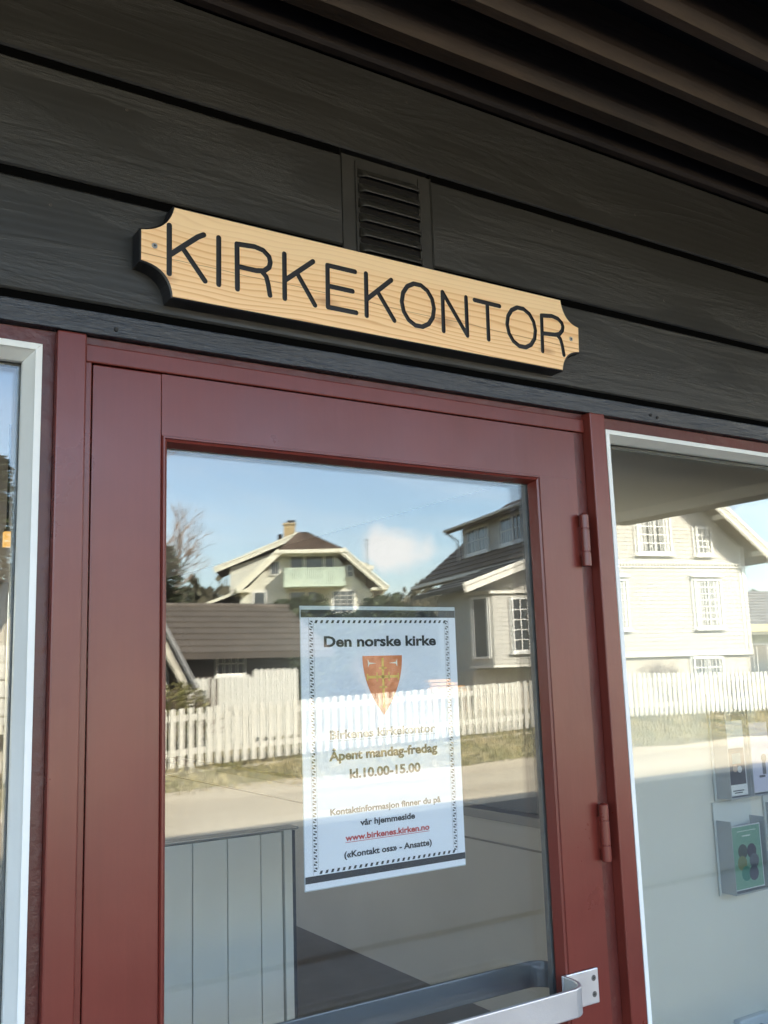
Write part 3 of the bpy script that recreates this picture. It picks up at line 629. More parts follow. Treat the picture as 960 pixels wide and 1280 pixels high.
def side_notch(p, q, centre): return notch(p, q, centre, bulge=-0.62)
# concave corners: the arc sags towards the middle of the board
ol = []
ol += notch(TL, LT, (0.475, 2.2190), bulge=0.95)
ol += notch(LB, BL, (0.478, 2.158), bulge=0.95)
ol += notch(BR, RB, (1.275, 2.157), bulge=0.85)
ol += notch(RT, TR, (1.279, 2.2130), bulge=0.85)
# tiny saw nicks along the lower edge
seq = []
for i, p in enumerate(ol): seq.append(p)
ol = [(x - SX, z - SZ) for x, z in seq]
ch = 0.0022
cxm, czm = 0.445, 0.074
inner = [(x + (ch if x < cxm else -ch) * (1 if abs(x - cxm) > 0.3 else 0), z + (ch if z < czm else -ch)) for x, z in ol]
nb_ = len(ol)
mb = MB()
vs = [(x, 0.0, z) for x, z in inner] + [(x, 0.0018, z) for x, z in ol] + [(x, 0.034, z) for x, z in ol]
mb.add(vs[:], [])
mb.f.append(tuple(range(nb_))); mb.mi.append(0)
for i in range(nb_):
    j = (i + 1) % nb_
    mb.f.append((i, i + nb_, j + nb_, j)); mb.mi.append(1)
    mb.f.append((i + nb_, i + 2 * nb_, j + 2 * nb_, j + nb_)); mb.mi.append(1)
mb.f.append(tuple(reversed(range(2 * nb_, 3 * nb_)))); mb.mi.append(1)
board = mb.build('board', [PINE, INK], sg, local=True)
strokes = {
 'K': [[(0.4765, 2.2276), (0.4767, 2.1503)], [(0.4790, 2.1815), (0.500, 2.200), (0.522, 2.2190), (0.5318, 2.2250)], [(0.4975, 2.1960), (0.5337, 2.1498)]],
 'I': [[(0.5566, 2.2257), (0.5563, 2.1486)]],
 'R': [[(0.5876, 2.1474), (0.5874, 2.2222), (0.6180, 2.2245), (0.6330, 2.2215), (0.6430, 2.2130), (0.6452, 2.2040), (0.6430, 2.1950), (0.6340, 2.1870), (0.6200, 2.1845), (0.5900, 2.1850)], [(0.6300, 2.1850), (0.6375, 2.1780), (0.6410, 2.1650), (0.6437, 2.1478)]],
 'K2': [[(0.6705, 2.2236), (0.6700, 2.1472)], [(0.6715, 2.1790), (0.7232, 2.2218)], [(0.6929, 2.1955), (0.7252, 2.1461)]],
 'E': [[(0.8039, 2.2205), (0.7506, 2.2209), (0.7496, 2.1475), (0.8041, 2.1474)], [(0.7520, 2.1847), (0.7979, 2.1843)]],
 'K3': [[(0.8258, 2.2216), (0.8247, 2.1459)], [(0.8265, 2.1760), (0.8773, 2.2203)], [(0.8482, 2.1934), (0.8808, 2.1470)]],
 'O': [arc((0.9322, 2.1845), 0.0345, 0, 360, 14, rz=0.0395)],
 'N': [[(0.9858, 2.1460), (0.9870, 2.2194), (1.0392, 2.1463), (1.0400, 2.2195)]],
 'T': [[(1.0595, 2.2182), (1.1186, 2.2172)], [(1.0892, 2.2174), (1.0883, 2.1470)]],
 'O2': [arc((1.1698, 2.1842), 0.0350, 0, 360, 14, rz=0.0392)],
 'R2': [[(1.2200, 2.1452), (1.2228, 2.2175), (1.2500, 2.2210), (1.2650, 2.2185), (1.2745, 2.2115), (1.2770, 2.2040), (1.2750, 2.1960), (1.2670, 2.1875), (1.2560, 2.1840), (1.2240, 2.1815)], [(1.2600, 2.1845), (1.2680, 2.1780), (1.2720, 2.1660), (1.2750, 2.1461)]]}
def capsule(mb, p, q, r, ya, yb, n=7):
    p, q = Vector(p), Vector(q); d = (q - p).normalized(); a0 = math.degrees(math.atan2(d.y, d.x))
    pts = arc(q, r, a0 - 90, a0 + 90, n) + arc(p, r, a0 + 90, a0 + 270, n)
    mb.prism(pts, 'y', ya, yb)
SW = 0.0043
cut = MB(); jj = 0
for key, sts in strokes.items():
    lm = MB()
    for st in sts:
        for a, b in zip(st, st[1:]):
            a_ = (a[0] - SX, a[1] - SZ); b_ = (b[0] - SX, b[1] - SZ); jj += 1
            capsule(cut, a_, b_, SW, -0.002 - jj * 1e-5, 0.0034 + jj * 4e-6)
            capsule(lm, a_, b_, SW * 1.02, 0.0026 + (jj % 7) * 2e-5, 0.0045)
    lm.build('letter', INK, sg, local=True)
try:
    cu_ = cut.build('cutter', [INK]); cu_.location = sg.location
    bo = board.modifiers.new('rout', 'BOOLEAN'); bo.operation = 'DIFFERENCE'; bo.object = cu_; bo.solver = 'EXACT'; bo.use_self = True
    if hasattr(bo, 'material_mode'): bo.material_mode = 'TRANSFER'
    bpy.context.view_layer.update(); dg = bpy.context.evaluated_depsgraph_get()
    nm_ = bpy.data.meshes.new_from_object(board.evaluated_get(dg)); board.modifiers.clear(); old = board.data
    print('SIGN boolean', len(old.polygons), '->', len(nm_.polygons))
    if len(nm_.polygons) > 60: board.data = nm_
    bpy.data.objects.remove(cu_)
except Exception as ex: print('boolean failed', ex)
for (x, z) in ((0.4536 - SX, 2.1895 - SZ), (1.2961 - SX, 2.1821 - SZ)):
    mb = MB(); mb.tube((x, -0.0012, z), (x, 0.001, z), 0.0042, 0.0048, k=18); s1 = mb.build('screw', STEEL, sg, local=True)
    mb = MB(); mb.box(x - 0.0020, x + 0.0020, -0.0015, -0.0010, z - 0.0006, z + 0.0006); mb.box(x - 0.0006, x + 0.0006, -0.0016, -0.0010, z - 0.0020, z + 0.0020); mb.build('screw_slot', SCREWHOLE, s1, local=True)

# ------------------------------------------------------------------ brochure holders on the display wall
ACR = glass_mat('clear_acrylic', 1.25, (0.96, 0.96, 0.96)); ACR2 = mat('frosted_acrylic_edge', (0.42, 0.43, 0.44), 0.25)
def holder(x0, x1, z0, z1, label, d=0.055, wall=0.618):
    t = thing('brochure_holder', label, 'brochure holder', ((x0 + x1) / 2, wall, z0), group='clear brochure holders on the pale wall')
    yf = wall - d
    box('back_plate', x0 - 0.012, x1 + 0.012, wall - 0.004, wall - 0.001, z0 - 0.012, z1 + 0.05, mat('acrylic_back', (0.60, 0.61, 0.59), 0.3), t)
    box('side', x0 - 0.003, x0, yf, wall - 0.004, z0, z1, ACR2, t); box('side', x1, x1 + 0.003, yf, wall - 0.004, z0, z1, ACR2, t)
    box('floor_plate', x0 - 0.003, x1 + 0.003, yf, wall - 0.004, z0 - 0.004, z0, ACR2, t)
    box('front', x0 - 0.003, x1 + 0.003, yf - 0.003, yf - 0.0005, z0 - 0.004, z1 - 0.01, ACR, t)
    return t
def leaflets(x0, x1, z0, z1, y, label, cover, extra):
    t = thing('leaflet_stack', label, 'leaflets', ((x0 + x1) / 2, y, z0))
    for i in range(3): box('leaflet', x0 + 0.001 * i, x1 - 0.001 * i, y + 0.004 * i, y + 0.004 * i + 0.0032, z0, z1 - 0.002 * i, mat('leaflet_paper', (0.75, 0.75, 0.78), 0.5), t)
    box('cover', x0 + 0.004, x1 - 0.004, y - 0.0006, y - 0.0002, z0 + 0.003, z1 - 0.003, cover, t)
    extra(t, y - 0.0012)
def disc(t, x, y, z, r, m, name='cover_picture'):
    MB().prism(arc((x, z), r, 0, 360 - 24, 14), 'y', y, y + 0.0004).build(name, m, t)
cv = lambda n, c: mat(n, c, 0.45)
holder(2.41, 2.50, 1.150, 1.40, 'left upper clear holder with a dark covered white leaflet')
holder(2.515, 2.615, 1.150, 1.40, 'right upper clear holder with a lilac leaflet')
holder(2.395, 2.545, 0.885, 1.085, 'lower clear holder with a green leaflet of round portraits')
holder(2.63, 2.78, 0.885, 1.115, 'lower clear holder cut off by the right picture edge')
def ex1(t, y):
    box('cover_picture', 2.418, 2.494, y, y + 0.0004, 1.185, 1.290, cv('print_dark', (0.05, 0.05, 0.065)), t)
    box('cover_picture', 2.438, 2.476, y - 0.0006, y - 0.0002, 1.245, 1.275, cv('print_teal', (0.10, 0.25, 0.30)), t)
    disc(t, 2.448, y - 0.001, 1.232, 0.011, cv('print_skin', (0.5, 0.36, 0.28))); disc(t, 2.468, y - 0.001, 1.228, 0.010, cv('print_pale', (0.6, 0.6, 0.62)))
    box('cover_picture', 2.431, 2.481, y, y + 0.0004, 1.166, 1.169, TXT, t); box('cover_picture', 2.438, 2.474, y, y + 0.0004, 1.160, 1.163, TXT, t)
leaflets(2.411, 2.501, 1.153, 1.37, 0.575, 'white leaflet with a dark picture panel, upper left on the wall', cv('cover_white', (0.9, 0.9, 0.9)), ex1)
def ex2(t, y):
    disc(t, 2.586, y, 1.252, 0.013, cv('print_grey_figure', (0.12, 0.12, 0.15))); box('cover_picture', 2.576, 2.592, y, y + 0.0004, 1.205, 1.240, cv('print_grey_figure', 0), t); box('cover_picture', 2.558, 2.586, y, y + 0.0004, 1.196, 1.203, cv('print_grey_figure', 0), t)
leaflets(2.524, 2.628, 1.153, 1.36, 0.575, 'lilac leaflet with a small grey figure, upper right on the wall', cv('cover_lilac', (0.72, 0.70, 0.88)), ex2)
def ex3(t, y):
    for i, (dx, dz, c) in enumerate(((-0.022, 0.030, (0.07, 0.09, 0.08)), (0.018, 0.028, (0.06, 0.05, 0.08)), (-0.028, -0.002, (0.20, 0.22, 0.10)), (0.026, 0.0, (0.12, 0.13, 0.17)), (-0.014, -0.032, (0.03, 0.20, 0.15)), (0.020, -0.034, (0.05, 0.05, 0.09)))):
        disc(t, 2.472 + dx, y - 0.0001 * i, 0.965 + dz, 0.021, cv('portrait%d' % i, c))
    box('cover_picture', 2.452, 2.490, y, y + 0.0004, 1.036, 1.040, cv('print_pale_line', (0.6, 0.7, 0.62)), t); box('cover_picture', 2.43, 2.515, y, y + 0.0004, 1.051, 1.053, cv('print_pale_line', 0), t)
leaflets(2.402, 2.538, 0.889, 1.068, 0.575, 'green leaflet with six round portraits in the lower holder', cv('cover_green', (0.20, 0.38, 0.28)), ex3)
leaflets(2.635, 2.775, 0.889, 1.10, 0.575, 'pale lilac leaflet in the lower holder at the right picture edge', cv('cover_lilac2', (0.62, 0.62, 0.80)), lambda t, y: None)
so_ = thing('wall_socket', 'white double wall socket low on the pale display wall', 'socket', (2.46, 0.62, 0.49))
box('socket_plate', 2.40, 2.53, 0.595, 0.619, 0.44, 0.535, mat('socket_white', (0.7, 0.72, 0.74), 0.4), so_, bevel=0.004)
for xx in (2.437, 2.487): MB().prism(arc((xx, 0.495), 0.018, 0, 345, 20), 'y', 0.5935, 0.5948).build('socket_face', mat('socket_dark', (0.10, 0.11, 0.12), 0.5), so_)  # dark round socket faces

# ------------------------------------------------------------------ picket fence across the road
FW = mat('white_fence_paint', (0.58, 0.56, 0.49), 0.6, var=0.07, vscale=5, vstretch=(1, 1, 0.4), bump=0.15, bscale=30)
FY = -14.0
pf = thing('picket_fence', 'low white picket fence along the far side of the gravel road', 'fence', (10, FY, 0))
pk = None
def picket_mesh():
    return MB().prism([(-0.047, 0), (0.047, 0), (0.047, 0.93), (0.030, 0.947), (-0.030, 0.947), (-0.047, 0.93)], 'y', -0.011, 0.011).mesh('picket', FW)
pm = picket_mesh()
x = -2.5; i = 0
while x < 30.5:
    o = bpy.data.objects.new('picket', pm); C.objects.link(o); o.parent = pf
    o.location = (x - 10, 0.025 + random.uniform(-.003, .003), base_z(x) + 0.085 + random.uniform(-.003, .003)); o.rotation_euler = (random.uniform(-.01, .01), random.uniform(-.008, .008), 0)
    o.scale = (random.uniform(.96, 1.04), 1, random.uniform(.995, 1.004)); x += 0.16 * random.uniform(0.985, 1.015); i += 1
for (xa, xb) in ((-3, -0.02), (0, 5.58), (5.6, 11.48), (11.5, 15.98), (16, 20.98), (21, 30.6)):
    for zz in (0.19, 0.74):
        za, zb_ = base_z(xa) + 0.085 + zz, base_z(xb) + 0.085 + zz; y0, y1 = FY - 0.045, FY + 0.010
        mb = MB(); mb.add([(xa, y0, za), (xb, y0, zb_), (xb, y1, zb_), (xa, y1, za), (xa, y0, za + .1), (xb, y0, zb_ + .1), (xb, y1, zb_ + .1), (xa, y1, za + .1)], [(0, 3, 2, 1), (4, 5, 6, 7), (0, 1, 5, 4), (1, 2, 6, 5), (2, 3, 7, 6), (3, 0, 4, 7)]); mb.build('rail', FW, pf)
x = -2.4
while x < 30:
    box('post', x, x + 0.07, FY - 0.12, FY - 0.05, base_z(x) - 0.3, base_z(x) + 0.93, FW, pf); x += 2.1

FOOT_DARK = mat('dark_fence_foot', (0.030, 0.024, 0.016), .95, var=.4, vscale=6)  # dark brown band of ground along the fence foot
def strip(nm, ya, yb_, dz, m, ht=None):
    mb = MB(); X_ = [-3 + i for i in range(35)]
    mb.add([(x, y, (hgt(x, y) if ht is None else base_z(x)) + dz) for y in (ya, yb_) for x in X_] , [(i, i + 1, 35 + i + 1, 35 + i) for i in range(34)])
    if ht is not None: mb.add([(x, ya, base_z(x) + d_) for d_ in (dz, -.25) for x in X_], [(i, i + 1, 35 + i + 1, 35 + i) for i in range(34)])
    return tag(mb.build(nm, m), kind='structure')
strip('fence_foot_strip', -13.84, -14.6, 0.012, FOOT_DARK)
strip('stone_edging', -13.70, -13.83, 0.03, mat('pale_edging_stone', (.42, .38, .30), .9, var=.2, vscale=4, bump=.5), ht=1)

# ------------------------------------------------------------------ grass of the verge
GR1 = mat('verge_grass', (0.19, 0.185, 0.05), 0.8, col2=(0.46, 0.38, 0.20), vscale=1.3, ramp=(0.35, 0.6))
mb = MB()
for k in range(26000):
    x = random.uniform(1.5, 30); y = random.uniform(-14.6, -11.75)
    if random.random() > 0.35 + 0.65 * min(1, (-y - 11.7) / 1.0): continue
    h = random.uniform(0.03, 0.12) * (1.4 if y < -13.2 else 1) * (2.2 if random.random() < 0.03 else 1); w = 0.012; a = random.uniform(0, 6.28); z = hgt(x, y)
    dx, dy = math.cos(a) * w, math.sin(a) * w; lx, ly = random.uniform(-.06, .06), random.uniform(-.06, .06)
    mb.add([(x - dx, y - dy, z), (x + dx, y + dy, z), (x + lx, y + ly, z + h)], [(0, 1, 2)])
tag(mb.build('verge_grass', GR1, fix=False), kind='stuff')
tag(MB().add([(x, y, hgt(x, y) + 0.004) for y in (-11.95, -12.6, -13.3, -13.75) for x in [1 + i for i in range(32)]], [(j * 32 + i, j * 32 + i + 1, (j + 1) * 32 + i + 1, (j + 1) * 32 + i) for j in range(3) for i in range(31)]).build('verge', mat('verge_soil', (0.17, 0.155, 0.06), 0.95, col2=(0.27, 0.225, 0.12), vscale=1.6, bump=0.4, bscale=12)), kind='structure')
DRY = mat('dry_stalks', (0.22, 0.16, 0.10), 0.9)

# ------------------------------------------------------------------ generic vegetation
def branches(mb, p, d, L_, r, depth, spread, ends, k=4, bend=0.25, ratio=0.72):
    q = p + d * L_; mid = p + d * (L_ * .5) + Vector((random.uniform(-1, 1), random.uniform(-1, 1), random.uniform(-.3, .6))) * (L_ * bend * .25)
    mb.tube(p, mid, r, r * .85, k=k, caps=False); mb.tube(mid, q, r * .85, r * .65, k=k, caps=False)
    if depth == 0: ends.append(q); return
    n = 3 if depth > 1 else 4
    for i in range(n):
        a = random.uniform(0, 6.28); t = d.orthogonal().normalized(); t = Matrix.Rotation(a, 3, d) @ t
        nd = (d + t * spread * random.uniform(.6, 1.2) + Vector((0, 0, 0.12))).normalized()
        s = p.lerp(q, random.uniform(.55, 1.0)); branches(mb, s, nd, L_ * ratio * random.uniform(.8, 1.1), r * .55, depth - 1, spread, ends, max(3, k - 1), bend, ratio)
BARK = mat('grey_brown_bark', (0.16, 0.13, 0.10), 0.9, var=0.2); BIRCH = mat('birch_bark', (0.42, 0.38, 0.34), 0.8, var=0.3, vscale=3); TWIG = mat('reddish_twigs', (0.22, 0.16, 0.125), 0.9)
LEAF_D = mat('dark_spruce_needles', (0.030, 0.045, 0.018), 0.7, col2=(0.07, 0.085, 0.035), vscale=2.0)
LEAF_Y = mat('yellow_green_leaves', (0.13, 0.13, 0.03), 0.6, col2=(0.30, 0.26, 0.09), vscale=5)
def bare_tree(x, y, H, label, seed, depth=5, spread=0.5, bark=BIRCH, lean=0.0, tr=0.11):
    random.seed(seed); z = hgt(x, y) - 0.1
    t = thing('bare_tree', label, 'tree', (x, y, z), group='bare spring trees behind the houses')
    trunk, crown, ends = MB(), MB(), []
    pts = [Vector((lean * i * H / 6 + random.uniform(-.05, .05), random.uniform(-.05, .05), i * H / 6)) for i in range(7)]
    for i, (a, b) in enumerate(zip(pts, pts[1:])): trunk.tube(a, b, tr * (1 - i / 7), tr * (1 - (i + 1) / 7), k=7)
    for k in range(int(9 + H)):
        i = random.uniform(1.3, 5.9); p = pts[int(i)].lerp(pts[int(i) + 1], i % 1); a = random.uniform(0, 6.28); e = random.uniform(.5, 1.1)
        branches(crown, p, Vector((math.cos(a) * math.cos(e), math.sin(a) * math.cos(e), math.sin(e))), H * .17 * (1.25 - i / 7), .055 * (1.3 - i / 6), depth - 2, spread, ends)
    trunk.build('trunk', bark, t, smooth=True, local=True, fix=False); crown.build('crown', TWIG, t, local=True, fix=False); return t
def conifer(x, y, H, rad, label, seed, name='spruce_tree'):
    random.seed(seed); z = hgt(x, y) - .1
    t = thing(name, label, 'tree', (x, y, z)); tk = MB(); tk.tube((0, 0, 0), (0, 0, H), .14, .02, k=7); tk.build('trunk', BARK, t, local=True, smooth=True)
    cr_ = MB(); n = int(H * 11)
    for i in range(n):
        f_ = i / n; zz = H * (.12 + .87 * f_); rr = rad * (1 - f_) ** .8 + .12
        for k in range(9):
            a = random.uniform(0, 6.28); L_ = rr * random.uniform(.65, 1.08); c, s = math.cos(a), math.sin(a); dz = -L_ * random.uniform(.15, .4)
            m_ = 7
            for j in range(m_):
                u = (j + .5) / m_; px, py, pz = c * L_ * u, s * L_ * u, zz + dz * u * u; w = .13 * (1.25 - u) + .05
                b_ = Vector((px + random.uniform(-.06, .06), py + random.uniform(-.06, .06), pz)); e1 = Vector((-s, c, random.uniform(-.5, .2))) * w; e2 = Vector((c, s, random.uniform(-.4, .3))) * w * .8
                cr_.add([b_ - e1, b_ + e1, b_ + e2], [(0, 1, 2)])
    cr_.build('crown', LEAF_D, t, local=True, fix=False); return t
def bush(x, y, r, H, label, seed, leaf, twig=TWIG, nl=2200, name='garden_shrub', ls=.035, depth=3):
    random.seed(seed); z = hgt(x, y); t = thing(name, label, 'shrub', (x, y, z)); tw, ends = MB(), []
    for k in range(14):
        a = random.uniform(0, 6.28); e = random.uniform(.9, 1.5)
        branches(tw, Vector((random.uniform(-.1, .1), random.uniform(-.1, .1), 0)), Vector((math.cos(a) * math.cos(e), math.sin(a) * math.cos(e), math.sin(e))), H * .42, .018, depth, .5, ends)
    tw.build('stems', twig, t, local=True, fix=False)
    if nl:
        lf = MB()
        for k in range(nl):
            while True:
                v = Vector((random.uniform(-1, 1), random.uniform(-1, 1), random.uniform(-1, 1)))
                if .25 < v.length < 1 and math.sin(v.x * 6 + seed) * math.cos(v.z * 7) * math.sin(v.y * 5 + 1) < .35: break
            p = Vector((v.x * r, v.y * r, H * .55 + v.z * H * .45)); a = Vector((random.uniform(-1, 1), random.uniform(-1, 1), random.uniform(-1, 1))).normalized() * ls; b = a.orthogonal().normalized() * ls * .6
            lf.add([p - a, p + b, p + a, p - b], [(0, 1, 2, 3)])
        lf.build('leaves', leaf, t, local=True, fix=False)
    return t

# ------------------------------------------------------------------ houses across the road
WW = mat('white_window_frame', (0.74, 0.73, 0.68), 0.5); HG = glass_mat('house_glass', 1.7); VOID = mat('dark_room', (0.045, 0.05, 0.055), 0.06, spec=1.0, var=0.3, vscale=2)
CURT = mat('lace_curtain', (0.45, 0.45, 0.42), 0.8)
def hwin(parent, M, w, h, cols, rows, sill=True, hood=False, fr=WW, mull=None, name='window', curtain=False, fw=0.075):
    """window in local frame M: x along the wall, +y outwards, z up; origin = lower left corner"""
    mb = MB(M); d = 0.060
    for a, b, c, e in ((-fw, w + fw, -fw, 0), (-fw, w + fw, h, h + fw), (-fw, 0, 0, h), (w, w + fw, 0, h)): mb.box(a, b, -0.02, d, c, e)
    t = 0.028
    for i in (mull or []): mb.box(i * w - .035, i * w + .035, -0.02, d - .008, 0, h)
    win_ = mb.build(name, fr, parent, local=True)
    gm = MB(M)
    for i in range(1, cols):
        if not any(abs(i / cols - q) < .02 for q in (mull or [])): gm.box(i * w / cols - t / 2, i * w / cols + t / 2, 0.0250, 0.0400, 0, h)
    for j in range(1, rows): gm.box(0, w, 0.0250, 0.0385, j * h / rows - t / 2, j * h / rows + t / 2)
    if gm.v: gm.build('glazing_bar', fr, win_, local=True)
    MB(M).box(0.001, w - 0.001, 0.0205, 0.0245, 0.001, h - 0.001).build('pane', VOID, win_, local=True)
    if curtain: MB(M).box(0.02, w * .22, 0.0247, 0.0262, 0.02, h - .02).box(w * .80, w - .02, 0.0247, 0.0262, 0.02, h - .02).build('curtain', CURT, win_, local=True)
    if sill: MB(M).box(-fw - .05, w + fw + .05, 0, .10, -fw - .06, -fw - .002).build('sill', fr, win_, local=True)
    if hood: MB(M).prism([(0, h + fw + .002), (0.13, h + fw + .03), (0.13, h + fw + .07), (0, h + fw + .12)], 'x', -fw - .06, w + fw + .06).build('hood', fr, win_, local=True)
    return win_
def clap(M, outline, z0, z1, pitch, m, parent, proud=0.012, name='siding'):
    """weatherboards: outline(z) -> (x0, x1); every course is a leaning strip with a shadowing lower edge"""
    mb = MB(M); z = z0
    while z < z1 - 0.01:
        zt_ = min(z + pitch, z1); a0, a1 = outline(z); b0, b1 = outline(zt_)
        if a1 - a0 > .05 and b1 - b0 > .02:
            mb.quad((a0, proud, z), (a1, proud, z), (b1, 0.002, zt_), (b0, 0.002, zt_)); mb.quad((a0, proud, z), (a1, proud, z), (a1, 0, z), (a0, 0, z))
        z += pitch
    o = mb.build(name, m, parent, local=True, fix=False); o['kind'] = 'stuff'; return o
def tiled(parent, a, b, c, d, m, rows, name='roof_slope', thick=0.10, step=0.035, cols=0):
    """roof slope with stepped tile courses; a-b lower edge, d-c upper edge"""
    a, b, c, d = map(Vector, (a, b, c, d)); n = (b - a).cross(d - a).normalized()
    if n.z < 0: n = -n
    mb = MB()
    for i in range(rows):
        t0, t1 = i / rows, (i + 1) / rows; p0, p1, q0, q1 = a.lerp(d, t0), b.lerp(c, t0), a.lerp(d, t1), b.lerp(c, t1)
        if cols:   # pantile waves
            for j in range(cols):
                u0, u1, um = j / cols, (j + 1) / cols, (j + .5) / cols
                P0, P1, Pm, Q0, Q1, Qm = p0.lerp(p1, u0), p0.lerp(p1, u1), p0.lerp(p1, um), q0.lerp(q1, u0), q0.lerp(q1, u1), q0.lerp(q1, um); s_, w_ = n * step, n * (step + .03)
                mb.add([P0 + s_, Pm + w_, P1 + s_, Q1, Qm + n * .03, Q0, P0, Pm, P1], [(0, 1, 4, 5), (1, 2, 3, 4), (6, 7, 1, 0), (7, 8, 2, 1)])
        else: mb.quad(p0 + n * step, p1 + n * step, q1, q0); mb.quad(p0, p1, p1 + n * step, p0 + n * step)
    k = -n * thick; mb.add([a + k, b + k, c + k, d + k, a, b, c, d], [(0, 1, 2, 3), (0, 1, 5, 4), (1, 2, 6, 5), (2, 3, 7, 6), (3, 0, 4, 7)])
    return mb.build(name, m, parent, local=True, fix=False)
def beam(parent, p, q, w, h, m, name='bargeboard', upv=(0, 0, 1), off=0.0):
    p, q = Vector(p), Vector(q); d = (q - p).normalized(); u = Vector(upv); s = d.cross(u).normalized(); u = s.cross(d).normalized(); mb = MB()
    vs = []
    for b_ in (p, q):
        for i, j in ((-w / 2, 0), (w / 2, 0), (w / 2, -h), (-w / 2, -h)): vs.append(b_ + s * i + u * (j + off))
    mb.add(vs, [(0, 1, 2, 3), (4, 5, 6, 7), (0, 1, 5, 4), (1, 2, 6, 5), (2, 3, 7, 6), (3, 0, 4, 7)]); return mb.build(name, m, parent, local=True)
T = Matrix.Translation; RZ = lambda a: Matrix.Rotation(R(a), 4, 'Z')

# --- big white gabled house, right
HW = mat('white_house_boards', (0.41, 0.39, 0.34), 0.6, var=0.03, vscale=3); HS = mat('white_house_trim', (0.66, 0.63, 0.55), 0.55)  # trim paint is a paler white than the boards
STONE = mat('limewashed_stone', (0.46, 0.42, 0.34), 0.85, var=0.12, vscale=4, bump=0.6, bscale=14)
TILE = mat('brown_roof_tiles', (0.105, 0.072, 0.050), 0.75, var=0.25, vscale=4)
a_ = Vector((21.68, -17.20, 0)); H2 = thing('gabled_house', 'big white boarded house with steep gable, dormer and side bay behind the picket fence', 'house', a_, R(13))
apx, apz, hb, zw = -0.5, 7.62, 3.0, 4.42 + 0.30
sl2 = 0.82
def ol2(z): 
    h = min(3.0, (7.30 - z) / sl2 - 0.02) if z > 4.85 else 3.0
    return (apx - h, apx + h)
MB().prism([(-3.5, 1.75), (2.5, 1.75), (2.5, 4.84), (-0.5, 7.30), (-3.5, 4.84)], 'y', -8.5, 0.0).build('wall', HW, H2, local=True)
MB().prism([(-3.5, -0.3), (2.5, -0.3), (2.5, 1.75), (-3.5, 1.75)], 'y', -8.45, -0.04).build('foundation', STONE, H2, local=True)
F0 = Matrix.Identity(4)
clap(F0, ol2, 1.78, 4.20, 0.115, HW, H2); clap(F0, ol2, 4.36, 7.2, 0.115, HW, H2)
MB().box(-3.52, 2.52, 0.0, 0.06, 1.70, 1.775).build('water_table', HS, H2, local=True)
MB().box(-3.52, 2.52, 0.0, 0.035, 4.20, 4.355).build('belt_board', HS, H2, local=True)
den = MB()
for k in range(58): den.box(-3.46 + k * .103, -3.46 + k * .103 + .05, .036, .075, 4.27, 4.33)
den.build('dentil_band', HS, H2, local=True)['kind'] = 'stuff'
for xx in (-3.56, 2.44): MB().box(xx, xx + .12, -.1, .03, 1.78, 4.84).build('corner_board', HS, H2, local=True)
hwin(H2, T((0.78, 0.0, 2.54)), 0.80, 1.28, 4, 7, hood=True, mull=[0.5], curtain=True)
hwin(H2, T((-2.38, 0.0, 2.54)), 0.80, 1.28, 4, 7, hood=True, mull=[0.5], curtain=True)
hwin(H2, T((-1.02, 0.0, 4.66)), 1.02, 1.20, 6, 5, mull=[0.5], curtain=True)
hwin(H2, T((0.97, 0.0, 4.64)), 0.42, 0.70, 3, 4); hwin(H2, T((-2.39, 0.0, 4.64)), 0.42, 0.70, 3, 4)
hwin(H2, T((0.55, -0.03, 1.12)), 0.40, 0.48, 2, 2, sill=False); hwin(H2, T((1.05, -0.03, 1.12)), 0.40, 0.48, 2, 2, sill=False)
oh = 0.62; e0 = 3.9
for sgn in (-1, 1):
    lo, hi = (apx + sgn * e0, 4.42), (apx, 7.62); y0, y1 = 0.55, -9.0
    A, Bp, Cc, Dd = ((lo[0], y0, lo[1]), (lo[0], y1, lo[1]), (hi[0], y1, hi[1]), (hi[0], y0, hi[1]))
    tiled(H2, A, Bp, Cc, Dd, TILE, 16, thick=.09)
    beam(H2, (lo[0] - sgn * .04, y0 + .03, lo[1] + .0), (hi[0], y0 + .03, hi[1] + .03), 0.05, 0.22, HS, upv=(0, 0, 1)); beam(H2, (lo[0] - sgn * .06, y0 + .07, lo[1] + .06), (hi[0], y0 + .07, hi[1] + .09), 0.05, 0.10, HS, name='rake_moulding')
    MB().box(min(lo[0], lo[0] + sgn * .1), max(lo[0], lo[0] + sgn * .1), y1, y0, lo[1] - .02, lo[1] + .08).build('gutter', HS, H2, local=True)
    for q in range(3):   # purlin ends carrying the overhang
        f_ = .12 + .33 * q; px, pz = lo[0] + (hi[0] - lo[0]) * f_, lo[1] + (hi[1] - lo[1]) * f_; MB().box(px - .06, px + .06, 0.0, .5, pz - .26, pz - .12).build('purlin_end', HS, H2, local=True)
# shed dormer on the left slope
dw0, dy0, dy1, dz0, dz1 = -3.40, -6.75, -0.9, 5.20, 6.26
MB().box(dw0, -1.6, dy0, dy1, dz0 - .1, dz1).build('dormer_wall', HW, H2, local=True)
Ml = Matrix(((0, -1, 0, dw0), (1, 0, 0, 0), (0, 0, 1, 0), (0, 0, 0, 1))) @ T((0, 0, 0))
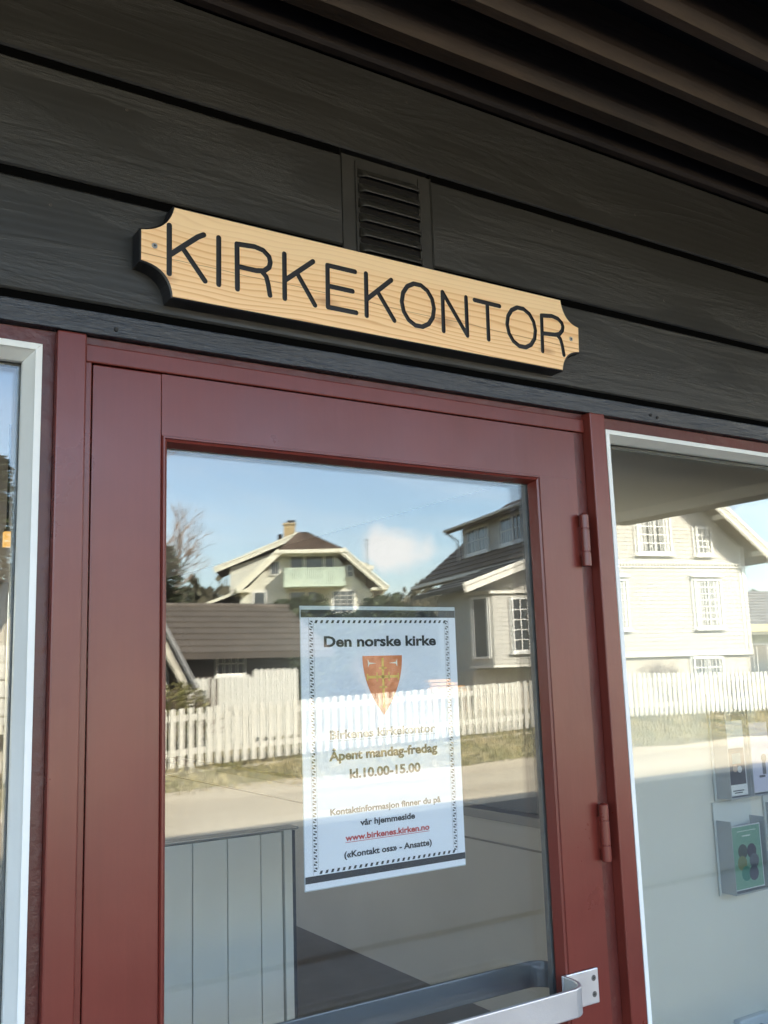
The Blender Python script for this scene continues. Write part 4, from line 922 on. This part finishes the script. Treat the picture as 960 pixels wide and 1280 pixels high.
# frame whose +y points to local -x (left) and +x to local +y (towards the road)
clap(Ml @ T((0, 0, 0)), lambda z: (dy0, dy1), dz0, dz1, .115, HW, H2)
for yy in (-6.3, -3.75): hwin(H2, Ml @ T((yy, 0.0, 5.36)), 1.55, .74, 6, 2, mull=[.5], name='window')
tiled(H2, (dw0 - .42, dy0 - .5, dz1 - .02), (dw0 - .42, dy1 + .2, dz1 - .02), (-0.7, dy1 + .2, 7.25), (-0.7, dy0 - .5, 7.25), TILE, 9, name='dormer_roof', thick=.10)
MB().tube((dw0 - .46, dy0 - .5, dz1 + .0), (dw0 - .46, dy1 + .2, dz1 + .0), .05, k=8).build('gutter', HS, H2, local=True)
MB().tube((dw0 - .44, dy0 - .42, dz1 - .05), (dw0 - .05, dy0 - .3, dz1 - .35), .035, k=8).tube((dw0 - .05, dy0 - .3, dz1 - .35), (dw0 - .05, dy0 - .25, dz0), .035, k=8).build('downpipe', HS, H2, local=True)
# lean-to wing with window bay, to the left
def olw(z): return (-6.30, -3.5) if z < 3.45 else (-6.30 + max(0, (z - 3.62) / .36), -3.5)
MB().prism([(-6.30, 1.50), (-3.52, 1.50), (-3.52, 4.60), (-6.30, 3.60)], 'y', -2.3, 0.12).build('wing_wall', HW, H2, local=True)
clap(T((0, .12, 0)), lambda z: (-6.28, -3.52) if z < 3.6 else (min(-3.6, -6.28 + (z - 3.6) / .36), -3.52), 1.55, 4.5, .115, HW, H2)
MB().prism([(-6.40, -0.3), (-3.52, -0.3), (-3.52, 1.50), (-6.40, 1.50)], 'y', -2.25, 0.16).build('wing_foundation', STONE, H2, local=True)
tiled(H2, (-6.92, .90, 3.60), (-6.92, -2.6, 3.60), (-3.5, -2.6, 4.83), (-3.5, .90, 4.83), mat('dark_wing_roofing', (0.045, 0.045, 0.046), .8, var=.2), 8, name='wing_roof', thick=.08)
beam(H2, (-6.94, .95, 3.63), (-3.45, .95, 4.88), .05, .20, HS); beam(H2, (-6.96, .99, 3.68), (-3.45, .99, 4.93), .05, .09, HS, name='rake_moulding')
# bay with narrow cheek window and broad grid window
MB().prism([(-6.42, 0.10), (-6.02, 0.62), (-3.75, 0.62), (-3.75, 0.10)], 'z', 1.62, 3.44).build('bay_wall', HW, H2, local=True)
clap(T((0, .62, 0)), lambda z: (-6.0, -5.52), 1.92, 3.34, .115, HW, H2); clap(T((0, .62, 0)), lambda z: (-6.0, -3.76), 1.64, 1.92, .115, HW, H2); clap(T((0, .62, 0)), lambda z: (-6.0, -3.76), 3.34, 3.44, .1, HW, H2)
MB().prism([(-6.50, 0.06), (-6.08, 0.70), (-3.70, 0.70), (-3.70, 0.06)], 'z', 3.44, 3.51).build('bay_cornice', HS, H2, local=True)
MB().prism([(-6.47, 0.08), (-6.05, 0.67), (-3.72, 0.67), (-3.72, 0.08)], 'z', 1.55, 1.615).build('bay_sill_band', HS, H2, local=True)
ang = math.degrees(math.atan2(.52, .40))
hwin(H2, T((-6.42, .10, 0)) @ RZ(ang) @ T((.13, .004, 1.84)), .40, 1.48, 1, 1, sill=False, fw=.05)
hwin(H2, T((-5.44, .622, 1.98)), 1.45, 1.30, 7, 5, fw=.05)
ts = thing('timber_stack', 'orange brown boards stacked beside the bay foundation of the gabled house', 'timber', a_ + Matrix.Rotation(R(13), 3, 'Z') @ Vector((-7.3, .5, .55)), R(13))
for k in range(5): box('board', -.55 + .05 * (k % 2), .75 - .18 * k, -.25, .12 + .02 * (k % 3), .36 + k * .085, .36 + k * .085 + .06, mat('orange_timber', (.50, .26, .10), .8, var=.2, vscale=5), ts, local=True)
box('bearer', -.45, -.35, -.25, .1, -.4, .355, mat('orange_timber', 0), ts, local=True); box('bearer', .45, .55, -.25, .1, -.4, .355, mat('orange_timber', 0), ts, local=True)
# neighbouring lower block at the right corner
nb2 = thing('side_house', 'low pale house with dark windows just past the corner of the gabled house', 'house', a_ + Vector((4.6, -2.2, 0)), R(13))
MB().box(0, 6, -5, 0, .2, 2.35).build('wall', mat('pale_yellow_boards', (.5, .48, .30), .7, var=.05), nb2, local=True)
clap(F0, lambda z: (0, 6), .3, 2.3, .13, MATS['pale_yellow_boards'], nb2)
tiled(nb2, (-.5, .55, 2.62), (6.5, .55, 2.62), (5.5, -2.4, 4.0), (.4, -2.4, 4.0), mat('grey_slates', (.16, .15, .14), .8, var=.2), 12, thick=.08)
beam(nb2, (-.5, .58, 2.66), (6.5, .58, 2.66), .05, .22, mat('yellow_fascia', (.55, .50, .22), .6), name='fascia')
hwin(nb2, T((.35, 0, .95)), 1.6, 1.05, 3, 1); hwin(nb2, T((2.5, 0, .95)), 1.6, 1.05, 3, 1)

# --- cream house with balcony, left
CW = mat('cream_house_boards', (0.66, 0.65, 0.54), 0.6, var=0.03, vscale=3); CT = mat('cream_trim', (0.74, 0.72, 0.58), 0.55); GRN = mat('pale_green_railing', (0.56, 0.66, 0.53), 0.6, var=.05)
H1 = thing('balcony_house', 'cream house with brown hipped roof, brick chimney and pale green balcony', 'house', (26.16, -46.9, 0), R(28.5))
r_ = .92
def eo(s, z): return (s, z)
sL, sR, ax, az = -4.11, 3.43, -0.55, 9.80
MB().prism([(sL, 2.2), (sR, 2.2), (sR, 6.0), (1.15, 8.36), (-1.85, 8.36), (sL, 6.05)], 'y', -8.0, -0.55).build('wall', CW, H1, local=True)
# front wall in pieces round the recess
def front(pts, nm='wall'): return MB().prism(pts, 'y', -0.55, 0).build(nm, CW, H1, local=True)
front([(sL, 2.2), (-1.45, 2.2), (-1.45, 6.48), (sL, 6.05)])
front([(sL, 6.05), (-1.55, 6.48), (-1.55, 8.40), (-1.85, 8.36)]); front([(1.25, 6.48), (sR, 6.0), (1.75, 7.70), (1.25, 8.30)])
front([(1.0, 2.2), (sR, 2.2), (sR, 6.0), (1.0, 6.48)])
def olc(z):
    lo = sL if z < 6.05 else sL + (z - 6.05) / r_; hi = sR if z < 6.0 else sR - (z - 6.0) / r_; return lo, hi
clap(F0, lambda z: (sL, -1.47) if z < 6.4 else (max(sL + (z - 6.05) / r_, sL), -1.57), 2.6, 8.2, .14, CW, H1); clap(F0, lambda z: (1.02, sR) if z < 6.0 else (1.27, max(1.3, sR - (z - 6.0) / r_ )), 2.6, 8.0, .14, CW, H1)
MB().box(-1.55, 1.25, -1.24, 0.0, 6.40, 6.50).build('balcony_floor', CT, H1, local=True); MB().box(-1.62, 1.82, 0.0, .95, 6.40, 6.52).build('balcony_deck', GRN, H1, local=True)
# balcony railing: individual boards
rl = MB().box(-1.62, 1.82, .90, .96, 7.40, 7.47).box(-1.62, 1.82, .90, .94, 6.56, 6.62).box(-1.62, -1.56, 0, .96, 7.40, 7.47).box(1.76, 1.82, 0, .96, 7.40, 7.47).build('balcony_railing', GRN, H1, local=True)
bm_ = MB().box(0, .085, .905, .925, 6.53, 7.40).mesh('railing_board', GRN)
for k in range(32):
    o = bpy.data.objects.new('railing_board', bm_); C.objects.link(o); o.parent = rl; o.location = (-1.60 + k * .1065, 0.012, 0)
bm2 = MB().box(-.0, .02, 0, .085, 6.53, 7.40).mesh('railing_board', GRN)
for sx_ in (-1.60, 1.78):
    for k in range(8): o = bpy.data.objects.new('railing_board', bm2); C.objects.link(o); o.parent = rl; o.location = (sx_, .02 + k * .11, 0)
for (x0_, w_) in ((-1.25, .68), (-.38, .95), (.75, .45)): hwin(H1, T((x0_, -0.545, 6.95 if w_ != .45 else 6.6)), w_, 1.32 if w_ != .45 else 1.7, 1, 1, sill=False, fw=.06)
hwin(H1, T((-1.30, -0.545, 4.3)), .8, 1.9, 1, 1, sill=False, fw=.06); hwin(H1, T((-.3, -0.545, 4.3)), .45, 1.9, 1, 1, sill=False, fw=.06)
hwin(H1, T((1.15, .02, 4.95)), 1.15, 1.20, 3, 5, sill=False, fw=.08); hwin(H1, T((-2.36, .02, 7.22)), .42, .72, 2, 1, sill=False, fw=.07); hwin(H1, T((2.0, .02, 7.0)), .30, .62, 1, 2, sill=False, fw=.06)
hwin(H1, T((-3.35, .02, 5.2)), .62, .98, 1, 1, sill=False, fw=.12); MB().box(-1.50, -1.42, -.02, .08, 4.2, 6.4).box(.97, 1.03, -.02, .08, 4.2, 6.4).build('porch_post', CT, H1, local=True)
# roofs
yF, yB = .75, -8.8; eL, eR = (-4.35, 6.32), (4.20, 6.30)
def zr(s): return 9.80 - abs(s - ax) * .0
hz_ = 8.50
# left and right main slopes (cut by the front hip)
sHL, sHR = -1.95, 1.80
for (e, sh) in ((eL, sHL), (eR, sHR)):
    mb = MB()
    a0 = Vector((e[0], yF, e[1])); b0 = Vector((sh, yF, hz_)); c0 = Vector((ax + (-.25 if e[0] < 0 else .25), -1.3, az)); d0 = Vector((c0.x, yB, az)); f0 = Vector((e[0], yB, e[1]))
    rows = 14
    tiled(H1, a0, f0, Vector((sh, yB, hz_)), b0, TILE, 9, thick=.09); tiled(H1, b0, Vector((sh, yB, hz_)), d0, c0, TILE, 5, thick=.08)
    beam(H1, a0 + Vector((0, .03, .02)), b0 + Vector((0, .03, .02)), .05, .30, CT); beam(H1, a0 + Vector((0, .08, .10)), b0 + Vector((0, .08, .10)), .05, .10, CT, name='rake_moulding')
    MB().box(min(e[0], e[0] + .12 * (1 if e[0] > 0 else -1)), max(e[0], e[0] + .12 * (1 if e[0] > 0 else -1)), yB, yF, e[1] - .03, e[1] + .08).build('gutter', CT, H1, local=True)
tiled(H1, (sHL, yF, hz_), (sHR, yF, hz_), (ax + .25, -1.3, az), (ax - .25, -1.3, az), TILE, 10, name='front_hip', cols=14, thick=.08)
beam(H1, (sHL - .15, yF + .05, hz_ + .02), (sHR + .15, yF + .05, hz_ + .02), .12, .20, CT, name='fascia')
MB().box(-1.9, 1.7, -1.2, yF, hz_ - .22, hz_ - .16).build('soffit', CT, H1, local=True)
MB().box(-1.68, -1.0, -2.7, -2.1, 9.1, 10.40).box(-1.74, -.94, -2.76, -2.04, 10.40, 10.50).build('chimney', mat('yellow_brick', (.40, .30, .15), .85, var=.15, vscale=6), H1, local=True)
MB().box(-1.48, -1.00, -2.58, -2.12, 10.60, 10.66).box(-1.46, -1.42, -2.5, -2.46, 10.5, 10.6).box(-1.06, -1.02, -2.5, -2.46, 10.5, 10.6).build('chimney_cap', DECK, H1, local=True)
MB().tube((-1.9, -2.3, 9.2), (-1.9, -2.3, 9.85), .14, k=10).build('vent_pipe', DECK, H1, local=True)
tiled(H1, (-6.45, -.9, 5.62), (-6.45, -8.6, 5.62), (-4.30, -8.6, 6.36), (-4.30, -.9, 6.36), TILE, 6, name='veranda_roof', thick=.06)
beam(H1, (-6.47, -.87, 5.66), (-4.28, -.87, 6.42), .05, .16, CT)
MB().box(-6.55, -6.45, -8.6, -.9, 5.56, 5.66).build('gutter', CT, H1, local=True)
MB().box(-5.9, -4.1, -8.0, -1.6, 2.2, 5.75).build('veranda_wall', mat('dull_green_boards', (.20, .21, .16), .7), H1, local=True)  # dull dark green board colour
MB().box(-4.45, -3.6, .02, .70, 6.18, 6.32).box(3.3, 4.25, .02, .70, 6.14, 6.28).build('cornice_return', CT, H1, local=True)
# left dormer with long shallow roof, its cheek to the road
MB().prism([(-4.85, 6.15), (-1.6, 6.15), (-1.3, 9.05), (-4.85, 7.90)], 'y', -5.4, -1.9).build('dormer_wall', CW, H1, local=True)
tiled(H1, (-5.75, -1.45, 7.72), (-5.75, -5.8, 7.72), (-.75, -5.8, 9.72), (-.75, -1.45, 9.72), TILE, 10, name='dormer_roof', thick=.07)
beam(H1, (-5.78, -1.42, 7.78), (-.85, -1.42, 9.76), .05, .26, CT); beam(H1, (-5.8, -1.37, 7.86), (-.85, -1.37, 9.84), .05, .10, CT, name='rake_moulding')
MB().prism([(3.1, 6.15), (1.2, 6.15), (1.2, 8.4), (3.1, 7.7)], 'y', -5.4, -1.9).build('dormer_wall', CW, H1, local=True)
beam(H1, (3.65, -1.45, 7.70), (1.0, -1.45, 8.78), .05, .24, CT); tiled(H1, (3.6, -1.5, 7.62), (3.6, -5.8, 7.62), (.5, -5.8, 8.95), (.5, -1.5, 8.95), TILE, 8, name='dormer_roof', thick=.07)
Mh = Matrix(((0, -1, 0, -4.86), (1, 0, 0, 0), (0, 0, 1, 0), (0, 0, 0, 1))); hwin(H1, Mh @ T((-4.6, 0, 6.6)), 1.6, .9, 3, 1, sill=False)
for yy in (-1.0, -3.4, -5.8): MB().tube((-6.5, yy, 5.55), (-5.9, yy - .1, 4.9), .05, k=6).build('downpipe', CT, H1, local=True)
MB().tube((3.2, -1.0, 5.2), (3.2, -1.0, 9.3), .02, k=5).tube((3.0, -1.0, 9.2), (3.5, -1.0, 9.2), .012, k=4).tube((3.05, -1, 9.0), (3.4, -1, 9.0), .012, k=4).build('aerial', DECK, H1, local=True)
MB().box(sL + .05, sR - .05, -8, -.1, -0.5, 2.2).build('foundation', STONE, H1, local=True)

# --- dark garage with tiled roof
BW = mat('dark_stained_boards', (0.055, 0.042, 0.032), .75, var=.2, vscale=5, vstretch=(1, 1, .3)); RT = mat('grey_brown_pantiles', (0.10, 0.082, 0.065), .8, var=.2, vscale=3)
ga = thing('garage', 'dark boarded garage with grey brown pantile roof and small white window', 'garage', (8.5, -20, 0))
gx0, gx1 = 5.5, 10.05
box('wall', gx0, gx1, -22.2, -18.35, .1, 2.12, BW, ga)
bd = MB().box(0, .13, -18.35, -18.33, .1, 2.10).mesh('wall_board', BW); x = gx0
while x < gx1 - .1: o = bpy.data.objects.new('wall_board', bd); C.objects.link(o); o.parent = ga; o.matrix_parent_inverse = ga.matrix_basis.inverted(); o.location = (x, 0, 0); x += .152
def world_tiled(par, *a, **k): o = tiled(par, *a, **k); o.matrix_parent_inverse = par.matrix_basis.inverted(); return o
world_tiled(ga, (gx0 - .3, -17.85, 2.04), (gx1 + .9, -17.85, 2.04), (gx1 + .9, -20.2, 3.20), (gx0 - .3, -20.2, 3.20), RT, 8, cols=34, step=.03, name='roof')
world_tiled(ga, (gx0 - .3, -22.6, 2.04), (gx1 + .9, -22.6, 2.04), (gx1 + .9, -20.2, 3.20), (gx0 - .3, -20.2, 3.20), RT, 8, step=.03, name='roof')
MB().tube((gx0 - .32, -20.2, 3.22), (gx1 + .92, -20.2, 3.22), .075, k=10).build('ridge_cap', RT, ga)
w_ = hwin(ga, T((-8.5, 20, 0)) @ T((8.28, -18.325, 1.62)), .62, .42, 4, 2, fw=.04)
box('fascia', gx0 - .28, gx1 + .88, -17.87, -17.84, 1.93, 2.045, BW, ga)

# --- tall plank fence in front of the garage
WP = mat('white_planks', (.54, .53, .47), .6, var=.05, vscale=4)
tf = thing('plank_fence', 'tall white plank fence with staggered top in front of the dark garage', 'fence', (7.9, -16.0, 0))
ps = MB().prism([(0, 0), (.112, 0), (.112, 1.26), (.056, 1.31), (0, 1.26)], 'y', 0, .02).mesh('plank', WP); x = 6.72
while x < 9.0:
    o = bpy.data.objects.new('plank', ps); C.objects.link(o); o.parent = tf; zt_ = .245 if x < 7.95 else .38
    o.location = (x - 7.9, random.uniform(-.003, .003), zt_ + random.uniform(-.003, .003)); x += .1215
for zz in (.5, 1.25): box('rail', 6.70, 9.02, -16.06, -16.003, zz, zz + .09, WP, tf)
for xx in (6.72, 7.93, 8.95): box('post', xx, xx + .09, -16.15, -16.07, .1, 1.55, WP, tf)
for xx in (7.02, 7.14): tag(box('fence_stake', xx, xx + .04, -15.7, -15.66, .1, 1.52, BARK), 'thin grey upright stake before the plank fence, %s of the two' % ('left' if xx < 7.1 else 'right'), 'stake')

# --- small shed with steep roof at the left
sh = thing('garden_shed', 'weathered white boarded shed with steep dark rake, left of the plank fence', 'shed', (4.6, -16, 0))
SB = mat('weathered_white_boards', (.42, .39, .32), .8, var=.2, vscale=6, vstretch=(1, 1, .3))
MB().prism([(2.6, .1), (6.20, .1), (6.20, 1.90), (4.6, 4.75), (2.6, 1.2)], 'y', -18.8, -15.62).build('wall', SB, sh)
x = 5.0
while x < 6.15:
    zt_ = min(4.7, 4.75 - (x + .06 - 4.6) * 1.78) - .06
    MB().box(x, x + .11, -15.62, -15.60, .1, zt_).build('wall_board', SB, sh); x += .135
def wbeam(par, *a, **k): o = beam(par, *a, **k); o.matrix_parent_inverse = par.matrix_basis.inverted(); return o
wbeam(sh, (6.60, -15.40, 1.32), (4.6, -15.40, 4.92), .06, .16, SB); wbeam(sh, (6.66, -15.34, 1.38), (4.6, -15.34, 5.08), .10, .07, mat('zinc_edge', (.3, .3, .3), .4, metal=.6), name='rake_flashing')
world_tiled(sh, (6.62, -15.4, 1.36), (6.62, -19.0, 1.36), (4.6, -19.0, 4.98), (4.6, -15.4, 4.98), RT, 10, name='roof', thick=.06)

# --- white rail fence / board wall at far left
lf = thing('board_screen', 'white horizontal board screen left of the garden, seen in the left window', 'fence', (2.2, -15.2, 0))
for k in range(5): box('board', .2, 5.0, -15.22, -15.20, .75 + k * .29, .75 + k * .29 + .262, WP, lf)
for xx in (.2, 2.6, 4.95): box('post', xx, xx + .09, -15.31, -15.225, .0, 2.2, WP, lf)

# ------------------------------------------------------------------ plants
bush(6.15, -14.85, .55, 1.45, 'yellow green garden shrub behind the left end of the picket fence', 11, LEAF_Y, nl=1700)
bush(19.3, -15.6, .9, 1.35, 'bare twiggy shrub in front of the gabled house foundation', 12, LEAF_Y, nl=0, name='bare_shrub', depth=4)
bush(11.2, -16.5, .5, 1.9, 'thin bare shrub beside the window bay', 13, LEAF_Y, nl=0, name='bare_shrub', depth=3)
bush(18.0, -14.4, .35, .85, 'small dry shrub at the foot of the picket fence', 14, LEAF_Y, twig=DRY, nl=0, name='dry_shrub', depth=3)
bush(21.3, -15.0, .8, 1.05, 'reddish brown hedge plant before the basement windows', 15, LEAF_Y, twig=mat('red_brown_twigs', (.16, .07, .04), .9), nl=0, name='dry_shrub', depth=4)
conifer(3.9, -19.5, 5.9, 1.3, 'dark spruce behind the white board screen', 21)
conifer(11.75, -31, 4.7, 2.2, 'dark evergreen left of the balcony house', 22, 'evergreen_tree'); 
bare_tree(12.1, -33, 8.0, 'pale bare tree rising behind the dark evergreen', 23, depth=6, spread=.45, tr=.12)
for i, (x, y, H, lb) in enumerate(((41.0, -31, 8.6, 'leftmost bare birch behind the right roof'), (43.2, -33, 9.6, 'tallest bare birch behind the right roof'), (46.0, -35, 9.4, 'rightmost bare birch behind the right roof'), (38.5, -38, 8.6, 'farthest bare birch behind the gabled house roof'))): bare_tree(x, y, H, lb, 31 + i)
random.seed(77); hd = thing('added_hedge', 'added tall dark evergreen hedge between the garage and the gabled house', 'hedge', (14.3, -23, hgt(14, -23)))  # hedge added to darken the reflection over the door notice
hm_, hs_ = MB(), MB()
for k in range(9000):
    x = random.uniform(11.6, 17.4); y = -23 + random.uniform(-.8, .8); top = 3.15 + .30 * math.sin(x * 2.1) + .18 * math.sin(x * 5.3 + 1); z = random.uniform(hgt(x, y), top) if random.random() < .8 else top + random.uniform(-.2, .25)
    a = Vector((random.uniform(-1, 1), random.uniform(-1, 1), random.uniform(-1, 1))).normalized() * .11; b = a.orthogonal().normalized() * .07; p = Vector((x, y, z)); hm_.add([p - a, p + b, p + a, p - b], [(0, 1, 2, 3)])
for k in range(12): hs_.tube((11.8 + k * .48, -23, hgt(14, -23)), (11.8 + k * .48, -23, 2.9), .05, .02, k=5)
hm_.build('foliage', LEAF_D, hd, fix=False); hs_.build('stems', BARK, hd)
# far wood on the hillside
random.seed(5); fw_ = MB()
for k in range(900):
    u = random.random(); x = -40 + 260 * u; y = -115 - random.uniform(0, 50) - abs(x) * .05; z = hgt(x, y); H = random.uniform(5.0, 8.5); r0 = random.uniform(1.2, 2.2)
    n = 6
    for q in range(16):
        a = random.uniform(0, 6.28); h0 = random.uniform(.15, .95); rr = r0 * (1.1 - h0); p = Vector((x + math.cos(a) * rr, y + math.sin(a) * rr, z + H * h0)); s = random.uniform(.5, 1.0)
        e1 = Vector((random.uniform(-1, 1), random.uniform(-1, 1), random.uniform(-.6, .6))) * s; e2 = Vector((random.uniform(-.5, .5), random.uniform(-.5, .5), 1)) * s
        fw_.add([p - e1, p + e1, p + e2, p - e2 * .7], [(0, 1, 2), (0, 3, 1)])
    fw_.tube((x, y, z), (x, y, z + H), .12, .03, k=3, caps=False)
tag(fw_.build('distant_wood', mat('far_wood', (.060, .058, .035), .9, col2=(.10, .085, .055), vscale=.2), fix=False), kind='stuff')

# ------------------------------------------------------------------ small lit pendant inside, seen in the left window
pl = thing('pendant_lamp', 'small lit amber pendant lamp hanging inside the left window', 'lamp', (0.66, 2.0, 2.0))
MB().box(.645, .668, 1.985, 2.015, 2.00, 2.05).build('lamp_shade', emis('amber_glow', (1.0, .55, .16), 0.16), pl)
MB().tube((.656, 2.0, 2.051), (.656, 2.0, 2.42), .004, k=6).build('cord', RUBBER, pl)
MB().tube((.656, 2.0, 2.051), (.656, 2.0, 2.06), .010, k=12).build('lamp_cap', SPACER, pl)
